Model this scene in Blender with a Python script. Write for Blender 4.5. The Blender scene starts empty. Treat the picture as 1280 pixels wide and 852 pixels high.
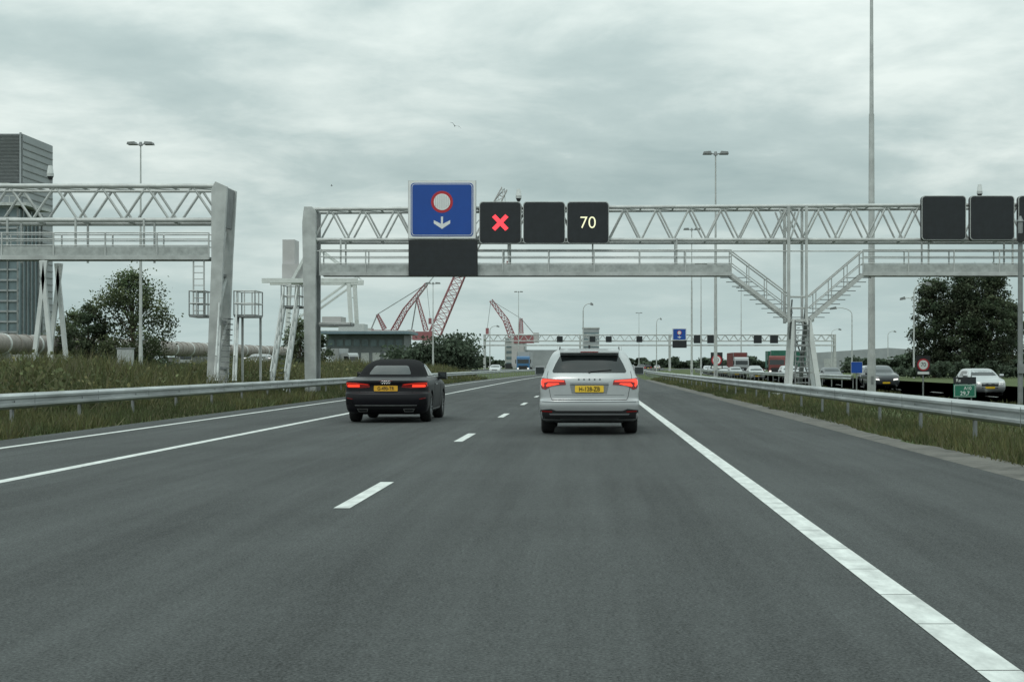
import bpy, bmesh, math, random
import numpy as np
from mathutils import Vector, Matrix
R = math.radians
random.seed(3); rng = np.random.default_rng(5)
scene = bpy.context.scene
scene.view_settings.view_transform = 'Standard'
try: scene.view_settings.look = 'None'
except Exception: pass
scene.view_settings.exposure = 0
COL = scene.collection

# ------------------------------------------------------------------ materials
def mat(name, col, rough=0.6, metal=0.0, var=0.0, vscale=3.0, bump=0.0, bscale=40, emis=None, es=0.0, coat=0.0, spec=0.5, stretch=None):
    m = bpy.data.materials.new(name); m.use_nodes = True
    nt = m.node_tree; b = nt.nodes['Principled BSDF']
    b.inputs['Base Color'].default_value = (*col, 1); b.inputs['Roughness'].default_value = rough
    b.inputs['Metallic'].default_value = metal; b.inputs['Coat Weight'].default_value = coat
    b.inputs['Coat Roughness'].default_value = 0.05
    b.inputs['Specular IOR Level'].default_value = spec
    if emis: b.inputs['Emission Color'].default_value = (*emis, 1); b.inputs['Emission Strength'].default_value = es
    tc = nt.nodes.new('ShaderNodeTexCoord'); vec = tc.outputs['Object']
    if stretch:
        mp = nt.nodes.new('ShaderNodeMapping'); mp.inputs['Scale'].default_value = stretch
        nt.links.new(vec, mp.inputs['Vector']); vec = mp.outputs['Vector']
    if var > 0:
        n = nt.nodes.new('ShaderNodeTexNoise'); n.inputs['Scale'].default_value = vscale; n.inputs['Detail'].default_value = 6
        n.inputs['Roughness'].default_value = 0.65
        nt.links.new(vec, n.inputs['Vector'])
        r = nt.nodes.new('ShaderNodeValToRGB')
        r.color_ramp.elements[0].position = 0.3; r.color_ramp.elements[1].position = 0.7
        r.color_ramp.elements[0].color = (*[c*(1-var) for c in col], 1)
        r.color_ramp.elements[1].color = (*[min(1, c*(1+var)) for c in col], 1)
        nt.links.new(n.outputs['Fac'], r.inputs['Fac']); nt.links.new(r.outputs['Color'], b.inputs['Base Color'])
    if bump > 0:
        n = nt.nodes.new('ShaderNodeTexNoise'); n.inputs['Scale'].default_value = bscale; n.inputs['Detail'].default_value = 3
        nt.links.new(tc.outputs['Object'], n.inputs['Vector'])
        bp = nt.nodes.new('ShaderNodeBump'); bp.inputs['Strength'].default_value = bump; bp.inputs['Distance'].default_value = 0.02
        nt.links.new(n.outputs['Fac'], bp.inputs['Height']); nt.links.new(bp.outputs['Normal'], b.inputs['Normal'])
    return m

def leafmat(name, col, trans=0.25):
    m = bpy.data.materials.new(name); m.use_nodes = True
    nt = m.node_tree; b = nt.nodes['Principled BSDF']; b.inputs['Roughness'].default_value = 0.7
    b.inputs['Specular IOR Level'].default_value = 0.2
    a = nt.nodes.new('ShaderNodeAttribute'); a.attribute_name = 'Col'
    mx = nt.nodes.new('ShaderNodeMix'); mx.data_type = 'RGBA'; mx.blend_type = 'MULTIPLY'; mx.inputs['Factor'].default_value = 1
    mx.inputs['A'].default_value = (*col, 1); nt.links.new(a.outputs['Color'], mx.inputs['B'])
    nt.links.new(mx.outputs['Result'], b.inputs['Base Color'])
    t = nt.nodes.new('ShaderNodeBsdfTranslucent'); nt.links.new(mx.outputs['Result'], t.inputs['Color'])
    s = nt.nodes.new('ShaderNodeMixShader'); s.inputs[0].default_value = trans
    o = nt.nodes['Material Output']
    nt.links.new(b.outputs[0], s.inputs[1]); nt.links.new(t.outputs[0], s.inputs[2]); nt.links.new(s.outputs[0], o.inputs['Surface'])
    return m

STEEL = mat('galvanised_steel', (0.43, 0.445, 0.435), 0.5, 0.1, 0.22, 1.5)
STEELD = mat('weathered_steel', (0.22, 0.23, 0.23), 0.55, 0.3, 0.25, 2.0)
WHITESTEEL = mat('white_painted_steel', (0.58, 0.60, 0.59), 0.5, 0, 0.12, 1.2)
RAILM = mat('guardrail_zinc', (0.37, 0.39, 0.39), 0.45, 0.4, 0.32, 1.5, stretch=(1, .3, 3))
GRATE = mat('walkway_mesh', (0.36, 0.38, 0.37), 0.7, 0.1, 0.25, 4)
DARKM = mat('dark_trim', (0.014, 0.015, 0.016), 0.6, 0, 0.3, 8)
TYRE = mat('tyre_rubber', (0.013, 0.013, 0.013), 0.8, 0, 0.3, 12, bump=.2)
GLASS = mat('tinted_glass', (0.010, 0.013, 0.014), 0.04, 0, 0, spec=0.6)
CHROME = mat('chrome', (0.5, 0.5, 0.5), 0.2, 1)
ALLOY = mat('alloy_rim', (0.30, 0.31, 0.32), 0.3, 0.8)
WPAINT = mat('white_car_paint', (0.37, 0.385, 0.39), 0.32, 0.3, 0.06, 2, coat=0.8)
BPAINT = mat('black_car_paint', (0.004, 0.0035, 0.006), 0.38, 0.0, 0, coat=0.0, spec=.32)
GPAINT = mat('grey_car_paint', (0.05, 0.055, 0.06), 0.3, 0.3, 0, coat=0.4)
SPAINT = mat('silver_car_paint', (0.27, 0.28, 0.29), 0.3, 0.5, 0, coat=0.8)
BLUEPAINT = mat('blue_paint', (0.03, 0.12, 0.26), 0.35, 0, 0.1, coat=0.5)
CLOTH = mat('soft_top_cloth', (0.006, 0.006, 0.007), 0.85, 0, 0.2, 30, bump=.1, spec=.15)
REDL = mat('tail_lens', (0.20, 0.008, 0.008), 0.12, 0, 0, coat=0.5)
REDE = mat('tail_lamp_lit', (0.8, 0.03, 0.02), 0.2, 0, 0, emis=(1, 0.07, 0.03), es=0.9)
REDE2 = mat('tail_lamp_dim', (0.6, 0.03, 0.02), 0.2, 0, 0, emis=(1, 0.05, 0.02), es=0.3)
PLATE = mat('yellow_plate', (0.74, 0.48, 0.03), 0.4, 0, 0.06, 5)
BLACKP = mat('black_print', (0.01, 0.01, 0.01), 0.6)
SIGNB = mat('sign_blue', (0.005, 0.058, 0.30), 0.4, 0, 0.08, 1)
SIGNW = mat('sign_white', (0.70, 0.71, 0.70), 0.45, 0, 0.05, 2)
SIGNR = mat('sign_red', (0.42, 0.02, 0.03), 0.45)
SIGNG = mat('sign_green', (0.01, 0.13, 0.08), 0.45)
MATRIX = mat('matrix_panel', (0.010, 0.013, 0.016), 0.55, 0, 0.3, 3)
LEDR = mat('led_red', (0.5, 0.02, 0.03), 0.4, emis=(1, 0.06, 0.08), es=1.2)
LEDY = mat('led_yellow', (0.8, 0.8, 0.5), 0.4, emis=(1, 0.96, 0.66), es=0.6)
CONC = mat('concrete', (0.3, 0.3, 0.29), 0.85, 0, 0.2, 0.6, bump=.2)
BARK = mat('bark', (0.07, 0.055, 0.04), 0.9, 0, 0.3, 6, bump=.5)
CRANER = mat('crane_red_hazed', (0.27, 0.10, 0.11), 0.6, 0, 0.2, .2)  # red muted, distance haze mixed into the colour
CRANEW = mat('crane_pale', (0.42, 0.41, 0.41), 0.6, 0, 0.1, .2)
BROWN = mat('pipe_grey_brown', (0.24, 0.215, 0.195), 0.7, 0, 0.25, 1.5)
LOUVRE = mat('louvre_cladding', (0.29, 0.31, 0.32), 0.6, 0.1, 0.12, 0.3)
FACADE = mat('facade_glass', (0.13, 0.175, 0.19), 0.2, 0, 0.35, 0.2)
DKBLD = mat('dark_building', (0.12, 0.135, 0.14), 0.6, 0, 0.25, 0.3)
ROOFB = mat('roof_blue_grey', (0.14, 0.20, 0.23), 0.6, 0, 0.2, 0.3)
GREENC = mat('container_green', (0.02, 0.13, 0.085), 0.6, 0, 0.25, 1)
REDC = mat('container_red', (0.16, 0.04, 0.035), 0.6, 0, 0.25, 1)
HEADL = mat('head_lamp', (0.7, 0.7, 0.7), 0.2, emis=(1, .95, .85), es=.8)

# ------------------------------------------------------------------ mesh helpers
def empty(name, loc=(0, 0, 0)):
    o = bpy.data.objects.new(name, None); COL.objects.link(o); o.location = loc; o.empty_display_size = .3
    return o

class MB:
    def __init__(s): s.v = []; s.f = []; s.m = []; s.mats = []
    def mi(s, m):
        if m not in s.mats: s.mats.append(m)
        return s.mats.index(m)
    def add(s, vs, fs, m):
        b = len(s.v); s.v += [tuple(p) for p in vs]; k = s.mi(m)
        for f in fs: s.f.append([b+i for i in f]); s.m.append(k)
    def box(s, c, d, m, rz=0):
        hx, hy, hz = d[0]/2, d[1]/2, d[2]/2; ca, sa = math.cos(rz), math.sin(rz)
        vs = []
        for z in (-hz, hz):
            for x, y in ((-hx, -hy), (hx, -hy), (hx, hy), (-hx, hy)):
                vs.append((c[0]+x*ca-y*sa, c[1]+x*sa+y*ca, c[2]+z))
        s.add(vs, [(3, 2, 1, 0), (4, 5, 6, 7), (0, 1, 5, 4), (1, 2, 6, 5), (2, 3, 7, 6), (3, 0, 4, 7)], m)
    def cyl(s, a, b, r1, r2, m, n=8, cap=True, ph=0):
        a = Vector(a); b = Vector(b); d = (b-a).normalized()
        up = Vector((0, 0, 1)) if abs(d.z) < .95 else Vector((1, 0, 0))
        u = d.cross(up).normalized(); w = d.cross(u)
        vs = []
        for p, r in ((a, r1), (b, r2)):
            for i in range(n):
                t = 2*math.pi*i/n+ph; vs.append(p+u*math.cos(t)*r+w*math.sin(t)*r)
        fs = [(i, (i+1) % n, n+(i+1) % n, n+i) for i in range(n)]
        if cap: fs += [tuple(range(n-1, -1, -1)), tuple(range(n, 2*n))]
        s.add(vs, fs, m)
    def bar(s, a, b, w, m): s.cyl(a, b, w*.707, w*.707, m, 4, True, math.pi/4)
    def prism(s, poly, y0, y1, m):   # polygon in xz extruded over y
        n = len(poly)
        vs = [(p[0], y0, p[1]) for p in poly]+[(p[0], y1, p[1]) for p in poly]
        s.add(vs, [tuple(range(n)), tuple(range(2*n-1, n-1, -1))]+[(i, n+i, n+(i+1) % n, (i+1) % n) for i in range(n)], m)
    def prismx(s, poly, x0, x1, m):  # polygon in yz extruded over x
        n = len(poly)
        vs = [(x0, p[0], p[1]) for p in poly]+[(x1, p[0], p[1]) for p in poly]
        s.add(vs, [tuple(range(n)), tuple(range(2*n-1, n-1, -1))]+[(i, n+i, n+(i+1) % n, (i+1) % n) for i in range(n)], m)
    def obj(s, name, parent=None, smooth=False, bevel=0, loc=None):
        me = bpy.data.meshes.new(name); me.from_pydata(s.v, [], s.f)
        for m in s.mats: me.materials.append(m)
        me.polygons.foreach_set('material_index', s.m)
        me.update()
        bm = bmesh.new(); bm.from_mesh(me); bmesh.ops.recalc_face_normals(bm, faces=bm.faces); bm.to_mesh(me); bm.free()
        if smooth:
            me.polygons.foreach_set('use_smooth', [True]*len(me.polygons))
            try: me.set_sharp_from_angle(angle=R(40))
            except Exception: pass
        o = bpy.data.objects.new(name, me); COL.objects.link(o)
        if parent: o.parent = parent
        if loc: o.location = loc
        if bevel:
            b = o.modifiers.new('bevel', 'BEVEL'); b.width = bevel; b.segments = 2; b.limit_method = 'ANGLE'
        return o

def rrect(cx, cz, w, h, r, n=5):
    pts = []
    for (sx, sz, a0) in ((1, -1, -90), (1, 1, 0), (-1, 1, 90), (-1, -1, 180)):
        for i in range(n+1):
            a = R(a0+90*i/n); pts.append((cx+sx*(w/2-r)+r*math.cos(a), cz+sz*(h/2-r)+r*math.sin(a)))
    return pts
def circ(cx, cz, r, n=32): return [(cx+r*math.cos(2*math.pi*i/n), cz+r*math.sin(2*math.pi*i/n)) for i in range(n)]

def text(name, s, loc, size, m, parent=None, sx=1.0, off=0.0, rz=0):
    c = bpy.data.curves.new(name, 'FONT'); c.body = s; c.size = size; c.align_x = 'CENTER'; c.align_y = 'CENTER'
    c.extrude = 0.003; c.offset = off; c.materials.append(m)
    o = bpy.data.objects.new(name, c); COL.objects.link(o); o.location = loc; o.rotation_euler = (R(90), 0, rz); o.scale = (sx, 1, 1)
    if parent: o.parent = parent
    return o

def quads(name, P, size, colr, m, parent=None, aspect=1.0):
    """many small leaf faces as one mesh"""
    N = len(P)
    a = rng.normal(size=(N, 3)); a /= np.linalg.norm(a, axis=1)[:, None]
    b = rng.normal(size=(N, 3)); b -= (a*b).sum(1)[:, None]*a; b /= np.linalg.norm(b, axis=1)[:, None]
    sz = (size*rng.uniform(.6, 1.3, N))[:, None]
    V = np.stack([P-a*sz, P+b*sz*aspect*.6, P+a*sz, P-b*sz*aspect*.6], 1).reshape(-1, 3)
    return fastmesh(name, V, 4, colr, m, parent)

def fastmesh(name, V, k, colr, m, parent=None):
    N = len(V)//k
    me = bpy.data.meshes.new(name); me.vertices.add(len(V)); me.vertices.foreach_set('co', V.astype(np.float32).ravel())
    me.loops.add(len(V)); me.loops.foreach_set('vertex_index', np.arange(len(V), dtype=np.int32))
    me.polygons.add(N); me.polygons.foreach_set('loop_start', (np.arange(N)*k).astype(np.int32))
    try: me.polygons.foreach_set('loop_total', np.full(N, k, dtype=np.int32))
    except Exception: pass
    me.update(calc_edges=True)
    ca = me.color_attributes.new(name='Col', type='FLOAT_COLOR', domain='CORNER')
    C = np.ones((N, k, 4), dtype=np.float32); C[:, :, :3] = colr[:, None, :]
    ca.data.foreach_set('color', C.ravel())
    me.materials.append(m)
    o = bpy.data.objects.new(name, me); COL.objects.link(o)
    if parent: o.parent = parent
    return o

# ------------------------------------------------------------------ road alignment and terrain
def off(y): return 1.5e-4*max(0.0, y-110)**2 if y < 900 else 1.5e-4*790**2+2*1.5e-4*790*(y-900)
def sstep(a, b, t):
    t = min(1, max(0, (t-a)/(b-a))); return t*t*(3-2*t)
def gz(u, y):
    z = -0.03
    z += 0.05*sstep(-10.35, -11.2, u) if u < -10 else 0
    z += 0.05*sstep(5.05, 6.0, u) if u > 5 else 0
    if u < -13: z += (0.75+.12*math.sin(y*.21+u*.5)+.08*math.sin(y*.53))*sstep(-13, -17, u)*(1-sstep(130, 260, y)*.6)
    if u > 8: z -= 0.32*sstep(8, 14, u)
    return z
ys = [-40, -10] + list(np.arange(0, 60, 2.0)) + list(np.arange(60, 200, 5.0)) + list(np.arange(200, 600, 15.0)) + list(np.arange(600, 1000, 50.0)) + [1200, 1600, 2200, 3200]

def strip(name, edges, zf, m, ylist=None, sub=False):
    ylist = ylist or ys; n = len(edges); vs = []; fs = []
    for y in ylist:
        for e in edges: vs.append((e+off(y), y, zf(e, y)))
    for j in range(len(ylist)-1):
        for i in range(n-1): a = j*n+i; fs.append((a, a+1, a+n+1, a+n))
    me = bpy.data.meshes.new(name); me.from_pydata(vs, [], fs); me.materials.append(m); me.update()
    me.polygons.foreach_set('use_smooth', [True]*len(me.polygons))
    o = bpy.data.objects.new(name, me); COL.objects.link(o); return o

# grass ground
gm = bpy.data.materials.new('grass_ground'); gm.use_nodes = True
nt = gm.node_tree; b = nt.nodes['Principled BSDF']; b.inputs['Roughness'].default_value = .9; b.inputs['Specular IOR Level'].default_value = .15
tc = nt.nodes.new('ShaderNodeTexCoord')
n1 = nt.nodes.new('ShaderNodeTexNoise'); n1.inputs['Scale'].default_value = .35; n1.inputs['Detail'].default_value = 8; n1.inputs['Roughness'].default_value = .7
n2 = nt.nodes.new('ShaderNodeTexNoise'); n2.inputs['Scale'].default_value = 9; n2.inputs['Detail'].default_value = 5
for n in (n1, n2): nt.links.new(tc.outputs['Object'], n.inputs['Vector'])
r = nt.nodes.new('ShaderNodeValToRGB'); r.color_ramp.elements[0].position = .3; r.color_ramp.elements[1].position = .72
r.color_ramp.elements[0].color = (.045, .060, .025, 1); r.color_ramp.elements[1].color = (.125, .13, .07, 1)
e = r.color_ramp.elements.new(.5); e.color = (.075, .098, .04, 1)
ad = nt.nodes.new('ShaderNodeMath'); ad.operation = 'ADD'
ml = nt.nodes.new('ShaderNodeMath'); ml.operation = 'MULTIPLY_ADD'; ml.inputs[1].default_value = .4; ml.inputs[2].default_value = -.2
nt.links.new(n2.outputs['Fac'], ml.inputs[0]); nt.links.new(n1.outputs['Fac'], ad.inputs[0]); nt.links.new(ml.outputs[0], ad.inputs[1])
nt.links.new(ad.outputs[0], r.inputs['Fac']); nt.links.new(r.outputs['Color'], b.inputs['Base Color'])
bp = nt.nodes.new('ShaderNodeBump'); bp.inputs['Distance'].default_value = .1; bp.inputs['Strength'].default_value = .8
nt.links.new(n2.outputs['Fac'], bp.inputs['Height']); nt.links.new(bp.outputs['Normal'], b.inputs['Normal'])
xs = [-2500, -900, -400, -200, -120, -80, -60, -45, -35, -28, -22, -19, -17, -16, -15, -14, -13, -12.2, -11.4, -10.8, -10.2, -4, 2, 4.8, 5.3, 5.8, 6.5, 7.5, 8.5, 9.5, 11, 12, 13, 14, 18, 24, 30, 36, 50, 80, 140, 250, 500, 1200, 2500]
strip('ground', xs, gz, gm)

# asphalt
def asphalt(name, base, tracks=True):
    m = bpy.data.materials.new(name); m.use_nodes = True
    nt = m.node_tree; b = nt.nodes['Principled BSDF']; b.inputs['Roughness'].default_value = .82; b.inputs['Specular IOR Level'].default_value = .3
    L = nt.links.new; N = nt.nodes.new
    tc = N('ShaderNodeTexCoord')
    def mm(op, a, bb, c=None):
        n = N('ShaderNodeMath'); n.operation = op
        for i, v in enumerate((a, bb, c)):
            if v is None: continue
            if isinstance(v, (int, float)): n.inputs[i].default_value = v
            else: L(v, n.inputs[i])
        return n.outputs[0]
    def noise(scale, det, rough, stretch=None):
        g = N('ShaderNodeTexNoise'); g.inputs['Scale'].default_value = scale; g.inputs['Detail'].default_value = det; g.inputs['Roughness'].default_value = rough
        if stretch:
            mp = N('ShaderNodeMapping'); mp.inputs['Scale'].default_value = stretch; L(tc.outputs['Object'], mp.inputs['Vector']); L(mp.outputs[0], g.inputs['Vector'])
        else: L(tc.outputs['Object'], g.inputs['Vector'])
        return g.outputs['Fac']
    g = noise(55, 3, .8); g2 = noise(16, 4, .7, (1, .45, 1))
    l = noise(1.6, 7, .65, (1.0, .07, 1)); st2 = noise(5.0, 3, .5, (1.0, .02, 1)); bl = noise(.35, 5, .6)
    f = mm('MULTIPLY_ADD', g, 5.2, -1.6)
    f = mm('MULTIPLY_ADD', mm('SUBTRACT', g2, .5), 1.1, f)
    f = mm('MULTIPLY_ADD', mm('SUBTRACT', l, .5), 1.0, f)
    f = mm('MULTIPLY_ADD', mm('SUBTRACT', st2, .5), .6, f)
    f = mm('MULTIPLY_ADD', mm('SUBTRACT', bl, .5), .7, f)
    if tracks:
        sx = N('ShaderNodeSeparateXYZ'); L(tc.outputs['Object'], sx.inputs[0])
        w = mm('COSINE', mm('MULTIPLY', mm('ADD', sx.outputs[0], .27), 2*math.pi/2.05), 0.0)
        f = mm('MULTIPLY_ADD', w, 0.08, f)
    v = N('ShaderNodeTexVoronoi'); v.inputs['Scale'].default_value = 30; L(tc.outputs['Object'], v.inputs['Vector'])
    st = mm('LESS_THAN', v.outputs['Distance'], 0.16)
    f = mm('MAXIMUM', mm('MULTIPLY_ADD', st, 0.6, f), .2)
    col = N('ShaderNodeMix'); col.data_type = 'RGBA'; col.blend_type = 'MULTIPLY'; col.inputs['Factor'].default_value = 1
    col.inputs['A'].default_value = (*base, 1)
    cc = N('ShaderNodeCombineColor'); L(f, cc.inputs[0]); L(f, cc.inputs[1]); L(f, cc.inputs[2]); L(cc.outputs[0], col.inputs['B'])
    L(col.outputs['Result'], b.inputs['Base Color'])
    bp = N('ShaderNodeBump'); bp.inputs['Distance'].default_value = .008; bp.inputs['Strength'].default_value = .8
    L(g, bp.inputs['Height']); L(bp.outputs['Normal'], b.inputs['Normal'])
    return m
ASP = asphalt('asphalt', (.047, .0505, .050))
ASP2 = asphalt('asphalt_opposite', (.06, .063, .063), False)
strip('road', [-10.3, -6.6, -2.3, 1.7, 4.9], lambda e, y: 0.0, ASP)
strip('opposite_road', [16.8, 20, 24, 28, 33], lambda e, y: -.30, ASP2)
strip('far_service_road', [-34, -28, -24], lambda e, y: gz(-29, y)+.14, ASP2, [y for y in ys if 30 < y < 700])

# gravel shoulder with ragged outer edge
GRAV = mat('gravel_dirt', (.105, .100, .088), .9, 0, .5, 1.6, bump=.6, bscale=60)
mb = MB(); yy = 6.0; pl = []
while yy < 140:
    pl.append((yy, 5.25+.62*abs(math.sin(yy*.21)*math.sin(yy*.083+1))+random.uniform(-.06, .12))); yy += .5
for (a, wa), (c, wc) in zip(pl[:-1], pl[1:]):
    mb.add([(4.9+off(a), a, .001), (wa+off(a), a, .028), (wc+off(c), c, .028), (4.9+off(c), c, .001)], [(0, 1, 2, 3)], GRAV)
mb.obj('gravel_shoulder')

# markings
MARK = mat('road_paint', (.53, .545, .525), .6, 0, .28, 7, bump=.2, bscale=60, stretch=(1, .4, 1))
def marking(name, u, w, segs, z=.004):
    mb = MB()
    for a, c in segs:
        k = max(1, int((c-a)/6)); step = (c-a)/k
        for i in range(k):
            p, q = a+i*step, a+(i+1)*step
            mb.add([(u-w/2+off(p), p, z), (u+w/2+off(p), p, z), (u+w/2+off(q), q, z), (u-w/2+off(q), q, z)], [(0, 1, 2, 3)], MARK)
    return mb.obj(name)
segs = []; y = -8.0
while y < 60:
    l = random.uniform(.95, 1.25); segs.append((y, y+l-.014)); y += l
segs.append((y, 700)); marking('edge_line', 1.74, .19, segs)
marking('edge_line', -6.62, .17, [(-8, 700)])
marking('edge_line', -9.3, .15, [(-8, 700)])
marking('lane_dashes', -2.27, .15, [(13.75+12.1*i, 16.85+12.1*i) for i in range(-2, 30)])
marking('opposite_edge_line', 17.3, .15, [(0, 600)], -.294)
marking('opposite_lane_dashes', 20.8, .15, [(5+12*i, 8+12*i) for i in range(45)], -.294)

# ------------------------------------------------------------------ guardrails
def guardrail(u, side, y0, y1, name='guardrail'):
    e = empty(name)
    prof = [(.0, .42), (-.02, .44), (-.075, .475), (-.075, .515), (-.02, .55), (-.015, .60), (-.075, .635), (-.075, .675), (-.02, .71), (0, .73)]
    mb = MB(); Y = [y0+4*i for i in range(int((y1-y0)/4)+1)]
    n = len(prof)
    vs = [(u+off(y)+side*px, y, pz+.02) for y in Y for px, pz in prof]
    fs = [(j*n+i, j*n+i+1, (j+1)*n+i+1, (j+1)*n+i) for j in range(len(Y)-1) for i in range(n-1)]
    mb.add(vs, fs, RAILM); o = mb.obj('beam', e, smooth=True)
    s = o.modifiers.new('t', 'SOLIDIFY'); s.thickness = .006
    p = MB()
    for y in Y:
        x = u+off(y)
        p.box((x+side*.13, y+.3, .33), (.05, .10, .76), STEELD); p.box((x+side*.05, y+.3, .60), (.12, .08, .12), STEELD)
        p.box((x-side*.045, y, .59), (.012, .03, .04), STEELD)
        p.box((x-side*.079, y+1.0, .57), (.006, .012, .31), STEELD)
    p.obj('posts', e)
guardrail(6.07, 1, 4, 420); guardrail(-11.5, -1, 6, 420)
guardrail(15.6, 1, 90, 380)

# ------------------------------------------------------------------ grass / brambles
GRASS = leafmat('grass_blades', (.088, .106, .048), .3)
BRAM = leafmat('bramble_leaves', (.085, .105, .052), .3)
def grass(name, n, u0, u1, y0, y1, h0, h1, pow_=1.6, strawf=.16):
    t = rng.uniform(0, 1, n)**pow_; y = y0+(y1-y0)*t; u = rng.uniform(u0, u1, n)
    pat = np.sin(u*2.1+y*.37)*np.sin(y*.9-u)+np.sin(y*.23+2)*.7
    x = u+np.array([off(v) for v in y]); z = np.array([gz(a, b) for a, b in zip(u, y)])
    h = rng.uniform(h0, h1, n)*(1+.3*pat)*(.6+.4*np.clip((u-u0)/.5, 0, 1)); w = .007+.00038*y; ang = rng.uniform(0, math.pi, n)
    ln = rng.normal(0, .4, (n, 2))*h[:, None]
    dx = np.cos(ang)*w; dy = np.sin(ang)*w
    V = np.zeros((n, 3, 3)); V[:, 0] = np.stack([x-dx, y-dy, z-.02], 1); V[:, 1] = np.stack([x+dx, y+dy, z-.02], 1)
    V[:, 2] = np.stack([x+ln[:, 0], y+ln[:, 1], z+h], 1)
    br = rng.uniform(.6, 1.3, n)*(1+.2*pat); C = np.stack([br*(1+.3*rng.uniform(0, 1, n)*(pat > .1)), br, br*.95], 1)
    straw = rng.uniform(0, 1, n) < strawf; C[straw] = np.array([2.0, 1.55, 2.0])*rng.uniform(.5, 1, (straw.sum(), 1))
    fastmesh(name, V.reshape(-1, 3), 3, C, GRASS)
grass('grass_verge', 60000, -13.2, -10.4, 16, 150, .10, .32)
grass('grass_verge', 52000, 5.45, 7.2, 12, 140, .05, .22)
grass('grass_verge', 40000, 7.2, 16, 20, 170, .08, .28, 1.4)
grass('tall_weeds', 60000, -21, -12.6, 20, 160, .30, .85, 1.3, .25)
nc = 650
t = rng.uniform(0, 1, nc)**1.3; cy = 22+150*t; cu = rng.uniform(-20, -13.6, nc)
P = []; C = []
for i in range(nc):
    k = 85; rr = rng.uniform(.3, .8); hh = rng.uniform(.15, .6)*(1-.3*sstep(80, 160, cy[i]))
    p = rng.normal(size=(k, 3))*np.array([rr, rr, hh*.55]); p[:, 2] = np.abs(p[:, 2])
    bz = gz(cu[i], cy[i]); p += np.array([cu[i]+off(cy[i]), cy[i], bz])
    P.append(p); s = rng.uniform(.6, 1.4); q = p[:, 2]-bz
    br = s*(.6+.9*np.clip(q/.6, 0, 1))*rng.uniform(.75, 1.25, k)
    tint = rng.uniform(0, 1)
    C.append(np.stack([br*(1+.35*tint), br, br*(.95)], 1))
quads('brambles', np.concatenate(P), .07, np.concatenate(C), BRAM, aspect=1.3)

# ------------------------------------------------------------------ trees
LEAF = leafmat('tree_leaves', (.090, .120, .062), .3)
LEAFD = leafmat('dark_tree_leaves', (.070, .098, .058), .3)  # leaf green lightened to carry atmospheric haze in its colour
def tree(name, x, y, h, w, seed, m=LEAF, base=0.15, leaf=.17, clumps=60, per=110, pointy=False, z0=0):
    rs = np.random.default_rng(seed); e = empty(name, (x, y, z0))
    tr = MB(); tr.cyl((0, 0, -.3), (rs.uniform(-.2, .2), 0, h*.45), h*.022+.05, h*.014+.03, BARK, 8)
    tr.cyl((0, 0, h*.44), (rs.uniform(-.3, .3), rs.uniform(-.3, .3), h*.9), h*.014+.03, .03, BARK, 6)
    P = []; C = []
    for i in range(clumps):
        f = rs.uniform(base, 1)
        prof = (math.sin(math.pi*min(1, (f-base)/(1-base)*.93+.09))**.6) if not pointy else (1-abs((f-base)/(1-base)-.38)**1.7*1.45)
        prof = max(.12, prof)
        a = rs.uniform(0, 2*math.pi); rad = w/2*prof*math.sqrt(rs.uniform(.05, 1))*rs.uniform(.75, 1.12)
        c = np.array([math.cos(a)*rad, math.sin(a)*rad, f*h])
        if i % 3 == 0: tr.cyl((0, 0, h*max(.15, f*.65)), tuple(c), h*.006+.02, .015, BARK, 5, False)
        cr = w*.075*rs.uniform(.6, 1.4)
        p = rs.normal(size=(per, 3))*cr*np.array([1, 1, .8])+c; P.append(p)
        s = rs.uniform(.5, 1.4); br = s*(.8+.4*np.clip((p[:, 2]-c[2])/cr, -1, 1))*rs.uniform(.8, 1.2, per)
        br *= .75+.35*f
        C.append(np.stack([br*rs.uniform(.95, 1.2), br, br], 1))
    tr.obj('trunk_and_limbs', e, smooth=True)
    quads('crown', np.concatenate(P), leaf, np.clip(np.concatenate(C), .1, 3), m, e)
    return e
tree('poplar_tree', 46.1, 202, 12.5, 6.0, 1, LEAFD, .03, .18, 170, 95, True)
tree('poplar_tree', 49.5, 200, 13.2, 6.2, 2, LEAFD, .03, .18, 180, 95, True)
tree('poplar_tree', 52.9, 199, 13.9, 6.2, 3, LEAFD, .03, .18, 180, 95, True)
tree('poplar_tree', 62.0, 222, 10.4, 4.4, 4, LEAFD, .03, .18, 90, 85, True)
tree('deciduous_tree', -45.6, 150, 10.3, 8.0, 5, LEAF, .10, .14, 110, 100)
tree('deciduous_tree', -50.6, 152, 7.2, 5.0, 6, LEAFD, .08, .15, 60, 95)
tree('deciduous_tree', -54.2, 158, 6.6, 5.5, 7, LEAF, .1, .15, 60, 95)
tree('deciduous_tree', -38.5, 200, 7.0, 5.5, 8, LEAF, .1, .17, 50, 95)
tree('deciduous_tree', -23.5, 130, 3.4, 3.0, 9, LEAFD, .05, .12, 35, 90, z0=.6)
def treemass(name, x0, x1, y, h, n, seed, m=LEAFD, sz=.45):
    rs = np.random.default_rng(seed); P = []; C = []
    for i in range(n):
        cx = rs.uniform(x0, x1); cyy = y+rs.uniform(-8, 8); hh = h*rs.uniform(.55, 1.0)*(.8+.2*math.sin(cx*.35+seed))
        k = 180; cz = rs.uniform(.15, .9)*hh; r_ = h*.14*rs.uniform(.7, 1.3)
        p = rs.normal(size=(k, 3))*r_+np.array([cx, cyy, cz]); p[:, 2] = np.clip(p[:, 2], 0, hh)
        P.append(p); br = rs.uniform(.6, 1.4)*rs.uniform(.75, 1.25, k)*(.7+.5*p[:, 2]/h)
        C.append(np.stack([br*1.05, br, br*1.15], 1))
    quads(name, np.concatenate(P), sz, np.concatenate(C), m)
treemass('distant_trees', -38, -24, 300, 8.6, 75, 11, sz=.38)
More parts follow.
